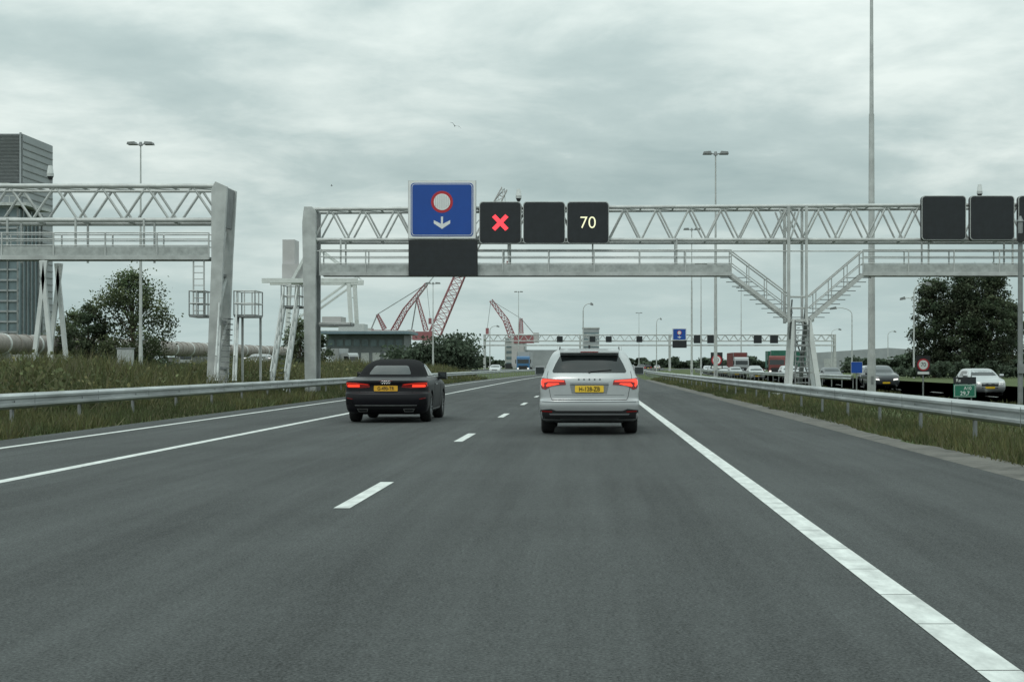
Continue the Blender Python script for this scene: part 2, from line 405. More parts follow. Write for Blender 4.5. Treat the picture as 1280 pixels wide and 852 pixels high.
treemass('distant_trees', -95, -62, 330, 6.0, 70, 12)
treemass('distant_treeline', -60, 130, 720, 6.0, 220, 13, LEAFD, .9)
treemass('distant_trees', 55, 110, 330, 5.0, 70, 14)
treemass('distant_trees', 58, 80, 205, 3.4, 45, 15)
treemass('distant_trees', -64, -30, 190, 2.6, 60, 16)
treemass('bushes', 37, 58, 190, 2.2, 50, 17, sz=.25)

# ------------------------------------------------------------------ overhead gantries
def truss(mb, x0, x1, y0, y1, zt, zb, n, m, r=.075, rise=0):
    def T(x): return zt+rise*(x-x0)/(x1-x0)
    for y in (y0, y1):
        mb.cyl((x0, y, T(x0)), (x1, y, T(x1)), r, r, m, 8); mb.cyl((x0, y, zb), (x1, y, zb), r, r, m, 8)
        st = (x1-x0)/n
        for i in range(n):
            a = x0+i*st; mid = a+st/2
            mb.cyl((a, y, zb), (mid, y, T(mid)), r*.55, r*.55, m, 6); mb.cyl((mid, y, T(mid)), (a+st, y, zb), r*.55, r*.55, m, 6)
    st = (x1-x0)/n
    for i in range(n+1):
        a = x0+i*st; mb.cyl((a, y0, zb), (a, y1, zb), r*.5, r*.5, m, 6); mb.cyl((a, y0, T(a)), (a, y1, T(a)), r*.5, r*.5, m, 6)
        if i < n: mb.cyl((a, y0, T(a)), (a+st, y1, T(a+st)), r*.4, r*.4, m, 6)
def walkway(mb, x0, x1, y0, y1, z, top=6.4):
    mb.box(((x0+x1)/2, (y0+y1)/2, z+.05), (x1-x0, y1-y0, .08), STEELD)
    mb.box(((x0+x1)/2, y0-.03, z+.06), (x1-x0, .05, .16), STEEL)
    mb.box(((x0+x1)/2, y0+.003, z+.31), (x1-x0, .02, .34), GRATE)
    mb.box(((x0+x1)/2, y1+.03, z+.06), (x1-x0, .05, .16), STEEL)
    for y in (y0, y1):
        for zz in (top, z+.52, (top+z+.52)/2): mb.cyl((x0, y, zz), (x1, y, zz), .026, .026, STEEL, 6)
        n = max(2, int((x1-x0)/1.9))
        for i in range(n+1):
            a = x0+(x1-x0)*i/n; mb.bar((a, y-.02, z), (a, y-.02, top), .05, STEEL)
def stairs(mb, a, b, width, m, n=None, rail=.95):
    a = Vector(a); b = Vector(b); n = n or int(abs(a.z-b.z)/.2)
    d = (b-a); hd = Vector((d.x, d.y, 0)).normalized(); s = Vector((-hd.y, hd.x, 0))*width/2
    for q in (s, -s):
        mb.bar(a+q, b+q, .16, m)
        up = Vector((0, 0, rail))
        mb.cyl(a+q+up, b+q+up, .036, .036, m, 6); mb.cyl(a+q+up*.5, b+q+up*.5, .024, .024, m, 6)
        for i in range(0, n+1, 3): p = a.lerp(b, i/n)+q; mb.cyl(p, p+up, .024, .024, m, 6)
    for i in range(n):
        p = a.lerp(b, (i+.5)/n); mb.box(p, (abs(s.y)*2+.24*abs(hd.x)+.001, abs(s.x)*2+.24*abs(hd.y)+.001, .035), STEELD)
def platform(mb, x0, x1, y0, y1, z, h=.95):
    mb.box(((x0+x1)/2, (y0+y1)/2, z), (x1-x0, y1-y0, .1), STEELD)
    for (p, q) in (((x0, y0), (x1, y0)), ((x0, y1), (x1, y1)), ((x0, y0), (x0, y1)), ((x1, y0), (x1, y1))):
        for hh in (h, h*.5): mb.cyl((*p, z+hh), (*q, z+hh), .026, .026, STEEL, 6)
        for t in (0, .5, 1): mb.cyl((p[0]+(q[0]-p[0])*t, p[1]+(q[1]-p[1])*t, z), (p[0]+(q[0]-p[0])*t, p[1]+(q[1]-p[1])*t, z+h), .024, .024, STEEL, 6)
def camera_pole(mb, x, y, z0, z1):
    mb.cyl((x, y, z0), (x, y, z1), .045, .04, STEELD, 8)
    mb.cyl((x, y, z1), (x, y, z1+.12), .13, .13, STEEL, 12); mb.cyl((x, y, z1+.12), (x, y, z1+.42), .13, .08, WHITESTEEL, 12); mb.cyl((x, y, z1-.12), (x, y, z1), .07, .12, DARKM, 12)

g = empty('overhead_gantry')
mb = MB()
truss(mb, -12.2, 34, 66.5, 67.9, 8.2, 6.85, 32, STEEL, .085, .3)
mb.cyl((-12.2, 66.45, 6.35), (34, 66.45, 6.35), .03, .03, STEEL, 6)
mb.obj('truss', g, smooth=True)
mb = MB(); walkway(mb, -11.9, 6.2, 66.35, 67.3, 5.28); walkway(mb, 12.0, 34, 66.35, 67.3, 5.28)
x = -11
while x < 34:
    if not 6.3 < x < 12:
        for y in (66.42, 67.8): mb.bar((x, y, 5.3), (x, y, 6.9), .07, STEEL)
        mb.bar((x, 66.4, 5.32), (x, 67.85, 5.32), .07, STEEL)
    x += 3.7
mb.obj('walkway', g)
mb = MB()
mb.prism([(-12.55, -.2), (-12.1, -.2), (-12.08, 8.1), (-12.25, 8.3), (-12.6, 8.3), (-12.68, 7.6)], 66.3, 66.55, STEEL)
mb.prism([(-12.55, -.2), (-12.1, -.2), (-12.08, 8.1), (-12.25, 8.3), (-12.6, 8.3), (-12.68, 7.6)], 67.4, 67.6, STEELD)
for z in (.9, 2.4, 3.9, 5.4, 6.9): mb.bar((-12.3, 66.5, z), (-12.3, 67.45, z), .12, STEELD)
for z in (.9, 3.9): mb.bar((-12.3, 66.5, z), (-12.3, 67.45, z+1.5), .09, STEELD); mb.bar((-12.3, 67.45, z+1.5), (-12.3, 66.5, z+3), .09, STEELD)
mb.obj('left_leg', g, bevel=.01)
mb = MB(); platform(mb, -13.6, -12.8, 66.3, 67.6, 3.9); platform(mb, -12.0, -10.6, 66.6, 67.6, 3.1, .1)
stairs(mb, (-13.2, 63.6, .1), (-13.2, 66.4, 3.9), .6, STEEL)
mb.obj('left_access_stairs', g)
mb = MB()
stairs(mb, (6.2, 66.85, 5.3), (8.8, 66.85, 3.35), .9, STEEL, 10, 1.05)
stairs(mb, (12.0, 66.85, 5.3), (9.7, 66.85, 3.35), .9, STEEL, 10, 1.05)
mb.box((9.25, 66.85, 3.3), (1.2, 1.0, .12), STEEL)
for y in (66.35, 67.35):
    for zz in (3.85, 4.35): mb.cyl((8.8, y, zz), (9.7, y, zz), .025, .025, STEEL, 6)
mb.obj('centre_stairs', g)
mb = MB()
for y in (66.3, 67.7):
    mb.bar((8.72, y, 3.2), (8.72, y, 8.3), .13, STEEL); mb.bar((9.5, y, 3.2), (9.5, y, 8.35), .11, STEEL)
    mb.bar((8.95, y, 3.3), (8.75, y, -.1), .16, WHITESTEEL); mb.bar((9.6, y, 3.3), (10.1, y, -.1), .22, WHITESTEEL)
    mb.bar((8.8, y, 6.85), (8.3, y, 8.2), .07, STEEL); mb.bar((8.8, y, 6.85), (9.2, y, 8.2), .07, STEEL)
    mb.bar((8.75, y, 1.0), (9.95, y, 1.0), .09, STEEL)
    mb.bar((8.85, y, 2.2), (9.75, y, 2.2), .09, STEEL)
stairs(mb, (9.3, 69.3, .0), (9.3, 67.2, 3.3), .62, STEELD, 16)
for i in range(14): mb.box((9.3, 66.2, .1+.23*i), (.55, .12, .05), STEELD)
mb.bar((9.0, 66.2, 0), (9.0, 66.2, 3.3), .06, STEELD); mb.bar((9.6, 66.2, 0), (9.6, 66.2, 3.3), .06, STEELD)
for a_, b_ in (((8.9, .2), (9.9, 3.1)), ((10.0, .2), (9.0, 3.1))): mb.bar((a_[0], 67.65, a_[1]), (b_[0], 67.65, b_[1]), .06, STEELD)
mb.box((9.35, 67, -.1), (2.4, 2.4, .35), CONC)
mb.obj('centre_pier', g)
mb = MB()
for y in (66.2, 67.9): mb.prism([(33.8, -.4), (34.6, -.4), (34.4, 8.6), (33.9, 8.6)], y, y+.16, STEEL)
camera_pole(mb, -3.2, 67.2, 8.2, 8.75); camera_pole(mb, 17.35, 67.2, 8.4, 8.95)
mb.obj('right_leg_and_cameras', g)

def matrix_sign(cx, cz, w=1.85, y=66.1, kind=None):
    e = empty('matrix_sign', (cx, y, cz))
    b1 = MB(); b1.prism(rrect(0, 0, w, w, .16), .03, .30, DARKM); b1.prism(rrect(0, 0, w-.0, w-.0, .16), 0, .028, STEEL)
    b1.prism(rrect(0, 0, w-.07, w-.07, .14), -.02, -.001, MATRIX)
    b1.box((0, .34, 0), (.5, .1, w*.9), STEEL); b1.obj('housing', e)
    if kind == 'x':
        k = MB()
        for s in (1, -1):
            k.prism([(-.36, -s*.24), (-.36+.14, -s*.36), (.36, s*.24), (.36-.14, s*.36)], -.034-.004*s, -.024-.004*s, LEDR)
        k.obj('red_cross', e)
    elif kind: text('speed_digits', kind, (0, -.028, -.02), .74, LEDY, e, 1.0, -.006)
    k = MB()
    for sx in (-1, 1):
        for sz in (-1, 1): k.cyl((sx*w*.4, -.021, sz*w*.4), (sx*w*.4, -.03, sz*w*.4), .05, .05, DARKM, 10)
    k.obj('flashers', e)
matrix_sign(-3.95, 7.57, 1.85, kind='x'); matrix_sign(-2.03, 7.57); matrix_sign(-.11, 7.57, kind='70')
matrix_sign(15.5, 7.78, 1.95); matrix_sign(17.62, 7.78, 1.95); matrix_sign(19.74, 7.78, 1.95, kind='70')

def blue_sign(x, y, z, sc=1.0):
    e = empty('blue_lane_sign', (x, y, z)); e.scale = (sc, sc, sc)
    k = MB(); k.box((0, .1, 0), (2.98, .14, 2.56), STEEL); k.prism(rrect(0, 0, 2.94, 2.52, .06), .0, .028, SIGNW)
    k.prism(rrect(0, 0, 2.74, 2.34, .16), -.012, -.001, SIGNB); k.prism(rrect(0, 0, 2.66, 2.26, .14), -.016, -.0125, SIGNW); k.prism(rrect(0, 0, 2.61, 2.21, .12), -.02, -.0165, SIGNB)
    k.obj('panel', e)
    k = MB(); k.prism(circ(0, .34, .48), -.026, -.021, SIGNR); k.prism(circ(0, .34, .36), -.032, -.027, SIGNW)
    for i in range(-3, 4): k.box((i*.09, -.034, .34), (.02, .004, .6*math.sqrt(1-(i*.09/.36)**2)), GRATE)
    k.prism([(-.045, -.30), (.045, -.30), (.045, -.62), (.36, -.46), (.36, -.60), (0, -.84), (-.36, -.60), (-.36, -.46), (-.045, -.62)], -.026, -.021, SIGNW)
    k.obj('symbols', e)
    k = MB(); k.box((.04, .1, -2.10), (3.02, .2, 1.56), DARKM); k.box((.04, -.004, -2.10), (2.9, .004, 1.44), MATRIX)
    for i in range(5): k.box((.04, -.008, -2.66+.28*i), (2.88, .003, .012), DARKM)
    k.obj('variable_text_panel', e)
blue_sign(-6.5, 66.05, 8.13)

# left gantry over the parallel road
g = empty('overhead_gantry')
mb = MB(); truss(mb, -44, -14.3, 57.5, 58.9, 8.15, 6.85, 17, STEEL, .095); mb.cyl((-44, 57.5, 7.95), (-14.3, 57.5, 7.95), .05, .05, STEEL, 8)
mb.obj('truss', g, smooth=True)
mb = MB(); walkway(mb, -44, -14.5, 57.3, 58.2, 5.35, 6.35)
x = -43
while x < -14.5:
    for y in (57.4, 58.8): mb.bar((x, y, 5.3), (x, y, 6.9), .07, STEEL)
    x += 2.6
mb.obj('walkway', g)
mb = MB()
mb.prism([(-14.6, .2), (-14.15, .2), (-13.95, 5.5), (-13.8, 8.1), (-14.25, 8.3), (-14.4, 8.0), (-14.4, 5.2)], 57.25, 57.45, STEEL)
mb.prism([(-14.6, .2), (-14.15, .2), (-13.95, 5.5), (-13.8, 8.1), (-14.25, 8.3), (-14.4, 8.0), (-14.4, 5.2)], 58.75, 58.9, STEEL)
mb.prism([(-14.05, 6.6), (-13.98, 6.6), (-13.86, 8.1), (-13.94, 8.1)], 57.46, 58.74, STEELD)
for z in (1.2, 3.0, 4.8): mb.bar((-14.25, 57.4, z), (-14.25, 58.8, z), .12, STEELD); mb.bar((-14.25, 57.4, z), (-14.2, 58.8, z+1.7), .09, STEEL)
for y in (57.3, 58.9):
    mb.bar((-20.7, y, 5.3), (-21.3, y, .2), .16, WHITESTEEL); mb.bar((-20.85, y, 5.3), (-20.35, y, .2), .16, WHITESTEEL)
mb.obj('legs', g, bevel=.01)
mb = MB(); platform(mb, -15.25, -14.7, 57.3, 58.6, 3.2); platform(mb, -13.55, -12.75, 57.3, 58.6, 3.2)
stairs(mb, (-13.9, 57.9, 3.2), (-13.3, 54.9, .7), .65, STEEL)
for i in range(9): mb.cyl((-15.1, 57.35, 3.4+.24*i), (-14.7, 57.35, 3.4+.24*i), .02, .02, STEEL, 6)
for x in (-15.1, -14.7): mb.bar((x, 57.35, 3.2), (x, 57.35, 5.6), .05, STEEL)
mb.bar((-13.5, 58.5, .5), (-13.5, 58.5, 3.2), .08, STEEL); mb.bar((-12.8, 58.5, .5), (-12.8, 58.5, 3.2), .08, STEEL)
camera_pole(mb, -20.85, 58.2, 8.1, 8.6)
mb.obj('access_platforms', g)

# far gantry
g = empty('overhead_gantry'); mb = MB()
truss(mb, -26, 60, 370, 371.5, 8.9, 7.4, 40, STEEL, .13)
for x in (-26, -2.5, 19.5, 60):
    for y in (370, 371.5): mb.bar((x, y, -.3), (x, y, 9), .5, STEEL)
mb.box((17, 369.8, 6.3), (86, .3, .35), STEEL)
mb.obj('structure', g)
blue_sign(21.8, 369.2, 9.0, 1.15)
for x in (26.3, 29.6, 41, 45, -7.5, .5, 4.5, 12): matrix_sign(x, 7.8, 2.0 if x > 25 else 1.5, y=369.3)

# ------------------------------------------------------------------ street lights
def lamp_mast(x, y, h, r=.15, z0=0.0):
    mb = MB(); mb.cyl((0, 0, -.4), (0, 0, 2.2), r, r, STEEL, 12); mb.cyl((0, 0, 2.2), (0, 0, h*.62), r*.86, r*.62, STEEL, 12); mb.cyl((0, 0, h*.62), (0, 0, h), r*.5, r*.32, STEEL, 12)
    mb.box((0, -r-.001, .9), (.12, .02, .4), STEELD)
    mb.cyl((0, 0, h-.1), (0, 0, h+.2), .16, .10, STEELD, 10)
    for sx in (-1, 1):
        mb.cyl((0, 0, h), (sx*.45, 0, h+.05), .05, .05, STEELD, 6)
        for dy in (-.22, .22):
            mb.prism([(sx*.3, h-.02), (sx*1.0, h-.02), (sx*.95, h+.16), (sx*.4, h+.2)], dy-.15, dy+.15, STEELD)
    mb.obj('street_lamp_mast', loc=(x, y, z0), smooth=True)
lamp_mast(13.8, 74, 22.5, .21, -.3); lamp_mast(9.8, 118, 18, .16, -.15); lamp_mast(12.3, 183, 18, .15, -.2); lamp_mast(18.2, 248, 18, .15); lamp_mast(-35.2, 118, 18, .16, .6)
lamp_mast(-16.3, 342, 18); lamp_mast(30.5, 305, 17); lamp_mast(14.5, 450, 17); lamp_mast(-21.5, 206, 12, .13, .5); lamp_mast(-73, 460, 22, .15)
def curved_lamp(x, y, h, arm, z0=0, double=False):
    mb = MB(); mb.cyl((0, 0, -.4), (0, 0, h*.9), .13, .09, STEEL, 8)
    for sg in ((1, -1) if double else (1,)):
        p = Vector((0, 0, h*.9)); A = arm*sg
        for i in range(1, 7):
            a = math.pi/2*i/6; q = Vector((A*.75*(1-math.cos(a)), 0, h*.9+h*.1*math.sin(a))); mb.cyl(p, q, .075, .07, STEEL, 6); p = q
        q = Vector((A, 0, h*.995)); mb.cyl(p, q, .07, .065, STEEL, 6)
        mb.prism([(A*.9, h*.98), (A*1.3, h*.97), (A*1.28, h*1.0), (A*.95, h*1.02)], -.15, .15, STEELD)
    mb.obj('street_lamp', loc=(x, y, z0), smooth=True)
curved_lamp(41.2, 192, 12, 1.7, -.2); curved_lamp(51.3, 236, 12.1, -2.2, -.2); curved_lamp(46.5, 268, 11.8, -3, -.2)
curved_lamp(-1.2, 250, 11.6, 1.3, 0, False); curved_lamp(15, 342, 12, .9); curved_lamp(75, 380, 10, 1.6); curved_lamp(100, 420, 11, -2); curved_lamp(64, 400, 11, 2); curved_lamp(-22, 330, 10, 1.6)
mb = MB(); mb.cyl((0, 0, -.4), (0, 0, 6.9), .10, .085, STEELD, 10); mb.box((0, -.12, 1.5), (.25, .14, .35), STEELD); mb.cyl((0, 0, 6.9), (0, 0, 7.1), .12, .03, STEELD, 10); mb.box((0, -.12, 6.3), (.3, .16, .3), DARKM)
mb.obj('detector_pole', loc=(15.8, 55.4, -.3), smooth=True)

# ------------------------------------------------------------------ road signs
def round_sign(x, y, z, r, txt, z0):
    e = empty('speed_limit_sign', (x, y, 0)); k = MB()
    k.cyl((0, .05, z0-.3), (0, .05, z+r), .038, .038, STEELD, 8)
    k.box((0, .02, z-r*.1), (r*2.3, .02, r*3.2), DARKM)
    k.prism(circ(0, z, r), -.012, .005, SIGNR); k.prism(circ(0, z, r*.76), -.018, -.013, SIGNW); k.box((0, -.0, z-r*1.35), (r*1.9, .02, r*.42), SIGNW); k.obj('panel', e)
    text('numerals', txt, (0, -.02, z), r*.95, BLACKP, e, .9)
round_sign(15.9, 72, 1.35, .29, '70', -.3)
round_sign(13.4, 160, 1.9, .55, '70', -.2)
e = empty('distance_marker_sign', (14.9, 60, 0)); e.scale = (.92, 1, .92); k = MB()
k.cyl((-.3, .06, -.5), (-.3, .06, 1.0), .03, .03, STEELD, 8); k.cyl((.3, .06, -.5), (.3, .06, 1.0), .03, .03, STEELD, 8)
k.box((0, .01, .78), (.98, .03, .3), MATRIX); k.box((0, .01, .33), (.98, .03, .57), SIGNG); k.box((0, -.008, .33), (.90, .003, .50), SIGNW); k.box((0, -.012, .33), (.87, .003, .47), SIGNG); k.obj('panel', e)
text('road_number', 'A10', (.12, -.016, .44), .2, SIGNW, e); text('kilometre', '29,7', (0, -.016, .22), .24, SIGNW, e); text('top_text', 'Re', (-.28, -.008, .78), .2, SIGNW, e)
e = empty('blue_info_sign', (15.9, 90, 0)); k = MB()
k.cyl((0, .06, -.5), (0, .06, 1.5), .04, .04, STEELD, 8); k.prism(rrect(0, 1.2, .68, .68, .05), -.0, .03, SIGNW); k.prism(rrect(0, 1.2, .66, .66, .04), -.006, -.001, SIGNB); k.obj('panel', e)
k = MB(); k.box((0, 0, .6), (.8, .5, 1.3), STEEL); k.box((0, -.255, .6), (.7, .01, 1.1), GRATE); k.box((0, 0, 1.27), (.9, .6, .06), STEELD); k.obj('utility_cabinet', loc=(-25.9, 84, 1.0), bevel=.02)

# ------------------------------------------------------------------ cars
def pchip(xs, ys_):
    xs = list(xs); ys_ = list(ys_); n = len(xs); h = [xs[i+1]-xs[i] for i in range(n-1)]; d = [(ys_[i+1]-ys_[i])/h[i] for i in range(n-1)]
    m = [d[0]]+[0 if d[i-1]*d[i] <= 0 else 2*d[i-1]*d[i]/(d[i-1]+d[i]) for i in range(1, n-1)]+[d[-1]]
    def f(x):
        x = min(max(x, xs[0]), xs[-1])
        i = 0
        while i < n-2 and x > xs[i+1]: i += 1
        t = (x-xs[i])/h[i]
        return (2*t**3-3*t*t+1)*ys_[i]+(t**3-2*t*t+t)*h[i]*m[i]+(-2*t**3+3*t*t)*ys_[i+1]+(t**3-t*t)*h[i]*m[i+1]
    return f
class Shape:
    def __init__(s, tab, n=3.2):
        s.tab = tab; z = [t[0] for t in tab]; s.n = n
        s.w, s.yr, s.cr, s.yf, s.cf = [pchip(z, [t[k] for t in tab]) for k in range(1, 6)]
    def rear(s, x, z):
        u = min(abs(x)/s.w(z), .9995); return s.yr(z)+s.cr(z)*(1-(1-u**s.n)**(1/s.n))
    def front(s, x, z):
        u = min(abs(x)/s.w(z), .9995); return s.yf(z)-s.cf(z)*(1-(1-u**s.n)**(1/s.n))
    def side(s, y, z):
        w = s.w(z); a = s.yr(z)+s.cr(z); b_ = s.yf(z)-s.cf(z)
        if y < a: t = min(1, (a-y)/s.cr(z)); return w*(1-t**s.n)**(1/s.n)
        if y > b_: t = min(1, (y-b_)/s.cf(z)); return w*(1-t**s.n)**(1/s.n)
        return w
    def body(s, parent, paint, upper=None, zsplit=9, wheels=(), wr=.38, sub=5, na=14):
        zs = []
        for a, c in zip(s.tab[:-1], s.tab[1:]): zs += [a[0]+(c[0]-a[0])*i/sub for i in range(sub)]
        zs.append(s.tab[-1][0]); rings = []
        for z in zs:
            w, yr, cr, yf, cf = s.w(z), s.yr(z), s.cr(z), s.yf(z), s.cf(z); half = []
            for i in range(na+1):
                a = math.pi/2*i/na; half.append((w*math.sin(a)**(2/s.n), yr+cr*(1-math.cos(a)**(2/s.n) if a < math.pi/2-1e-6 else 1)))
            for t in (.25, .5, .75): half.append((w, yr+cr+(yf-cf-yr-cr)*t))
            for i in range(na+1):
                a = math.pi/2*(1-i/na); half.append((w*math.sin(a)**(2/s.n), yf-cf*(1-math.cos(a)**(2/s.n) if a < math.pi/2-1e-6 else 1)))
            ring = half+[(-x, y) for x, y in reversed(half[1:-1])]
            rings.append([(x, y, z) for x, y in ring])
        n = len(rings[0]); vs = [p for r_ in rings for p in r_]; fs = []; ms = []
        for j in range(len(rings)-1):
            for i in range(n): fs.append((j*n+i, j*n+(i+1) % n, (j+1)*n+(i+1) % n, (j+1)*n+i)); ms.append(2 if zs[j] >= zsplit else 0)
        fs.append(tuple(range(n-1, -1, -1))); ms.append(1); fs.append(tuple((len(rings)-1)*n+i for i in range(n))); ms.append(2 if upper else 0)
        me = bpy.data.meshes.new('body'); me.from_pydata(vs, [], fs)
        for m_ in (paint, DARKM, upper or paint): me.materials.append(m_)
        me.polygons.foreach_set('material_index', ms); me.update()
        bm = bmesh.new(); bm.from_mesh(me); bmesh.ops.remove_doubles(bm, verts=bm.verts, dist=1e-5); bmesh.ops.recalc_face_normals(bm, faces=bm.faces); bm.to_mesh(me); bm.free()
        o = bpy.data.objects.new('body', me); COL.objects.link(o)
        if wheels:
            c = MB()
            for y in wheels:
                for sx in (-1, 1): c.cyl((sx*.60, y, wr), (sx*1.3, y, wr), wr+.055, wr+.055, DARKM, 32)
            co = c.obj('cut'); co.data.materials.clear()
            for m_ in (paint, DARKM): co.data.materials.append(m_)
            co.data.polygons.foreach_set('material_index', [1]*len(co.data.polygons))
            bo = o.modifiers.new('b', 'BOOLEAN'); bo.object = co; bo.operation = 'DIFFERENCE'; bo.solver = 'EXACT'
            dg = bpy.context.evaluated_depsgraph_get(); nm = bpy.data.meshes.new_from_object(o.evaluated_get(dg)); o.modifiers.clear(); o.data = nm; nm.name = 'body'
            bpy.data.objects.remove(co)
        o.data.polygons.foreach_set('use_smooth', [True]*len(o.data.polygons))
        try: o.data.set_sharp_from_angle(angle=R(38))
        except Exception: pass
        o.parent = parent; return o
    def patch(s, parent, name, poly, m, where='rear', offs=.006, th=.01, mirror=False, grid=.05):
        for sg in ((1, -1) if mirror else (1,)):
            bm = bmesh.new(); pl = [(p[0]*sg if where in ('rear', 'front') else p[0], p[1]) for p in poly]
            bm.faces.new([bm.verts.new((a, 0, z)) for a, z in pl])
            for k in (0, 1):
                lo = min(p[k] for p in pl); hi = max(p[k] for p in pl); t = lo+grid
                while t < hi-1e-3:
                    co = (t, 0, 0) if k == 0 else (0, 0, t); no = (1, 0, 0) if k == 0 else (0, 0, 1)
                    bmesh.ops.bisect_plane(bm, geom=bm.verts[:]+bm.edges[:]+bm.faces[:], dist=1e-5, plane_co=co, plane_no=no); t += grid
            def pos(a, z, o_):
                if where == 'rear': return (a, s.rear(a, z)-o_, z)
                if where == 'front': return (a, s.front(a, z)+o_, z)
                return (sg*(s.side(a, z)+o_), a, z)
            base = [(v, v.co.x, v.co.z) for v in bm.verts]
            for v, a, z in base: v.co = pos(a, z, offs)
            bedges = [e_ for e_ in bm.edges if e_.is_boundary]
            inner = {}
            for e_ in bedges:
                for v in e_.verts: inner.setdefault(v, None)
            crd = {v: (a, z) for v, a, z in base}
            for v in list(inner): a, z = crd[v]; inner[v] = bm.verts.new(pos(a, z, offs-th-.004))
            for e_ in bedges:
                a_, b_ = e_.verts
                try: bm.faces.new((a_, b_, inner[b_], inner[a_]))
                except Exception: pass
            bmesh.ops.recalc_face_normals(bm, faces=bm.faces)
            me = bpy.data.meshes.new(name); bm.to_mesh(me); bm.free(); me.materials.append(m)
            me.polygons.foreach_set('use_smooth', [True]*len(me.polygons))
            try: me.set_sharp_from_angle(angle=R(40))
            except Exception: pass
            o = bpy.data.objects.new(name, me); COL.objects.link(o); o.parent = parent

def line(a, b_, w=.008):
    a = Vector(a); b_ = Vector(b_); d = (b_-a).normalized(); n = Vector((-d.y, d.x))*w/2
    return [tuple(a-n), tuple(b_-n), tuple(b_+n), tuple(a+n)]

def wheel(parent, x, y, r, w=.23, name='wheel'):
    sg = 1 if x > 0 else -1; mb = MB(); n = 36
    prof = [(-.5, .60), (-.5, .88), (-.42, .97), (-.3, 1.0), (.3, 1.0), (.42, .97), (.5, .88), (.5, .66), (.42, .64)]
    vs = []
    for a, q in prof:
        for i in range(n): t = 2*math.pi*i/n; vs.append((x+sg*a*w, y+math.cos(t)*q*r, r+math.sin(t)*q*r))
    fs = [(j*n+i, j*n+(i+1) % n, (j+1)*n+(i+1) % n, (j+1)*n+i) for j in range(len(prof)-1) for i in range(n)]
    mb.add(vs, fs, TYRE)
    mb.cyl((x-sg*.45*w, y, r), (x+sg*.22*w, y, r), r*.63, r*.63, DARKM, 24)
    mb.cyl((x+sg*.2*w, y, r), (x+sg*.44*w, y, r), r*.12, r*.10, ALLOY, 12)
    for i in range(10):
        t = 2*math.pi*i/10; c_, s_ = math.cos(t), math.sin(t)
        mb.bar((x+sg*.36*w, y+c_*r*.08, r+s_*r*.08), (x+sg*.40*w, y+c_*r*.63, r+s_*r*.63), .035, ALLOY)
    for i in range(n):
        t, t2 = 2*math.pi*i/n, 2*math.pi*(i+1)/n
        mb.bar((x+sg*.4*w, y+math.cos(t)*r*.63, r+math.sin(t)*r*.63), (x+sg*.4*w, y+math.cos(t2)*r*.63, r+math.sin(t2)*r*.63), .025, ALLOY)
    mb.obj(name, parent, smooth=True)
def mirrors(parent, x, y, z, m):
    for sg in (-1, 1):
        b_ = MB(); b_.prismx([(y, z-.07), (y+.1, z-.09), (y+.16, z), (y+.12, z+.09), (y, z+.09)], sg*x, sg*(x+.2), m); b_.box((sg*(x-.04), y+.06, z-.07), (.12, .06, .05), DARKM)
        b_.box((sg*(x+.1), y-.004, z+.005), (.17, .006, .13), GLASS)
        b_.obj('mirror', parent, bevel=.015)

# --- white SUV
SUV = Shape([(.24, .84, .26, .25, 4.45, .35), (.30, .90, .07, .24, 4.58, .4), (.42, .935, .01, .24, 4.66, .45), (.56, .945, -.02, .26, 4.68, .45), (.64, .94, -.01, .27, 4.68, .45), (.68, .935, .045, .26, 4.67, .45), (.82, .94, .055, .27, 4.64, .45),
             (.98, .935, .065, .28, 4.50, .5), (1.06, .915, .085, .28, 4.0, .6), (1.12, .885, .12, .27, 3.45, .6), (1.20, .855, .175, .26, 3.22, .5), (1.40, .775, .30, .24, 2.85, .4), (1.52, .715, .40, .24, 2.55, .4), (1.585, .65, .50, .3, 2.3, .4), (1.62, .50, .75, .3, 2.05, .4), (1.63, .30, 1.0, .2, 1.8, .3)])
e = empty('white_suv', (-.02, 28.3, 0)); s = SUV
s.body(e, WPAINT, wheels=(.95, 3.70), wr=.36)
s.patch(e, 'rear_window', [(-.68, 1.17), (.68, 1.17), (.70, 1.20), (.64, 1.34), (.55, 1.50), (-.55, 1.50), (-.64, 1.34), (-.70, 1.20)], GLASS, offs=.006)
s.patch(e, 'tail_light', [(.44, .945), (.46, 1.035), (.80, 1.06), (.922, 1.08), (.932, .95), (.90, .87), (.83, .85), (.76, .90), (.66, .93)], REDL, mirror=True, offs=.012)
s.patch(e, 'brake_light', [(.47, 1.0), (.48, 1.022), (.88, 1.055), (.91, 1.02), (.91, .95), (.87, .90), (.85, .92), (.86, .98), (.80, 1.0)], REDE, mirror=True, offs=.022)
s.patch(e, 'brake_light_inner', [(.56, .955), (.58, .975), (.78, .975), (.82, .93), (.80, .905)], REDE, mirror=True, offs=.022)
s.patch(e, 'plate_recess', [(-.33, .775), (.33, .775), (.37, .95), (-.37, .95)], mat('recess_shade', (.20, .21, .21), .35), offs=.003)  # white tailgate here; the recess's shade is put into a darker flat patch
s.patch(e, 'handle_strip', [(-.36, .955), (.36, .955), (.36, .985), (-.36, .985)], SPAINT, offs=.02)
s.patch(e, 'plate', rrect(0, .865, .54, .125, .015), PLATE, offs=.02)
text('plate_text', 'H-128-ZB', (0, SUV.rear(0, .865)-.027, .862), .115, BLACKP, e, .85)
s.patch(e, 'lower_bumper', [(-.89, .25), (.89, .25), (.925, .36), (.925, .47), (.72, .49), (.62, .455), (-.62, .455), (-.72, .49), (-.925, .47), (-.925, .36)], DARKM, offs=.008)
s.patch(e, 'skid_trim', [(-.74, .375), (.74, .375), (.76, .405), (-.76, .405)], SPAINT, offs=.018)
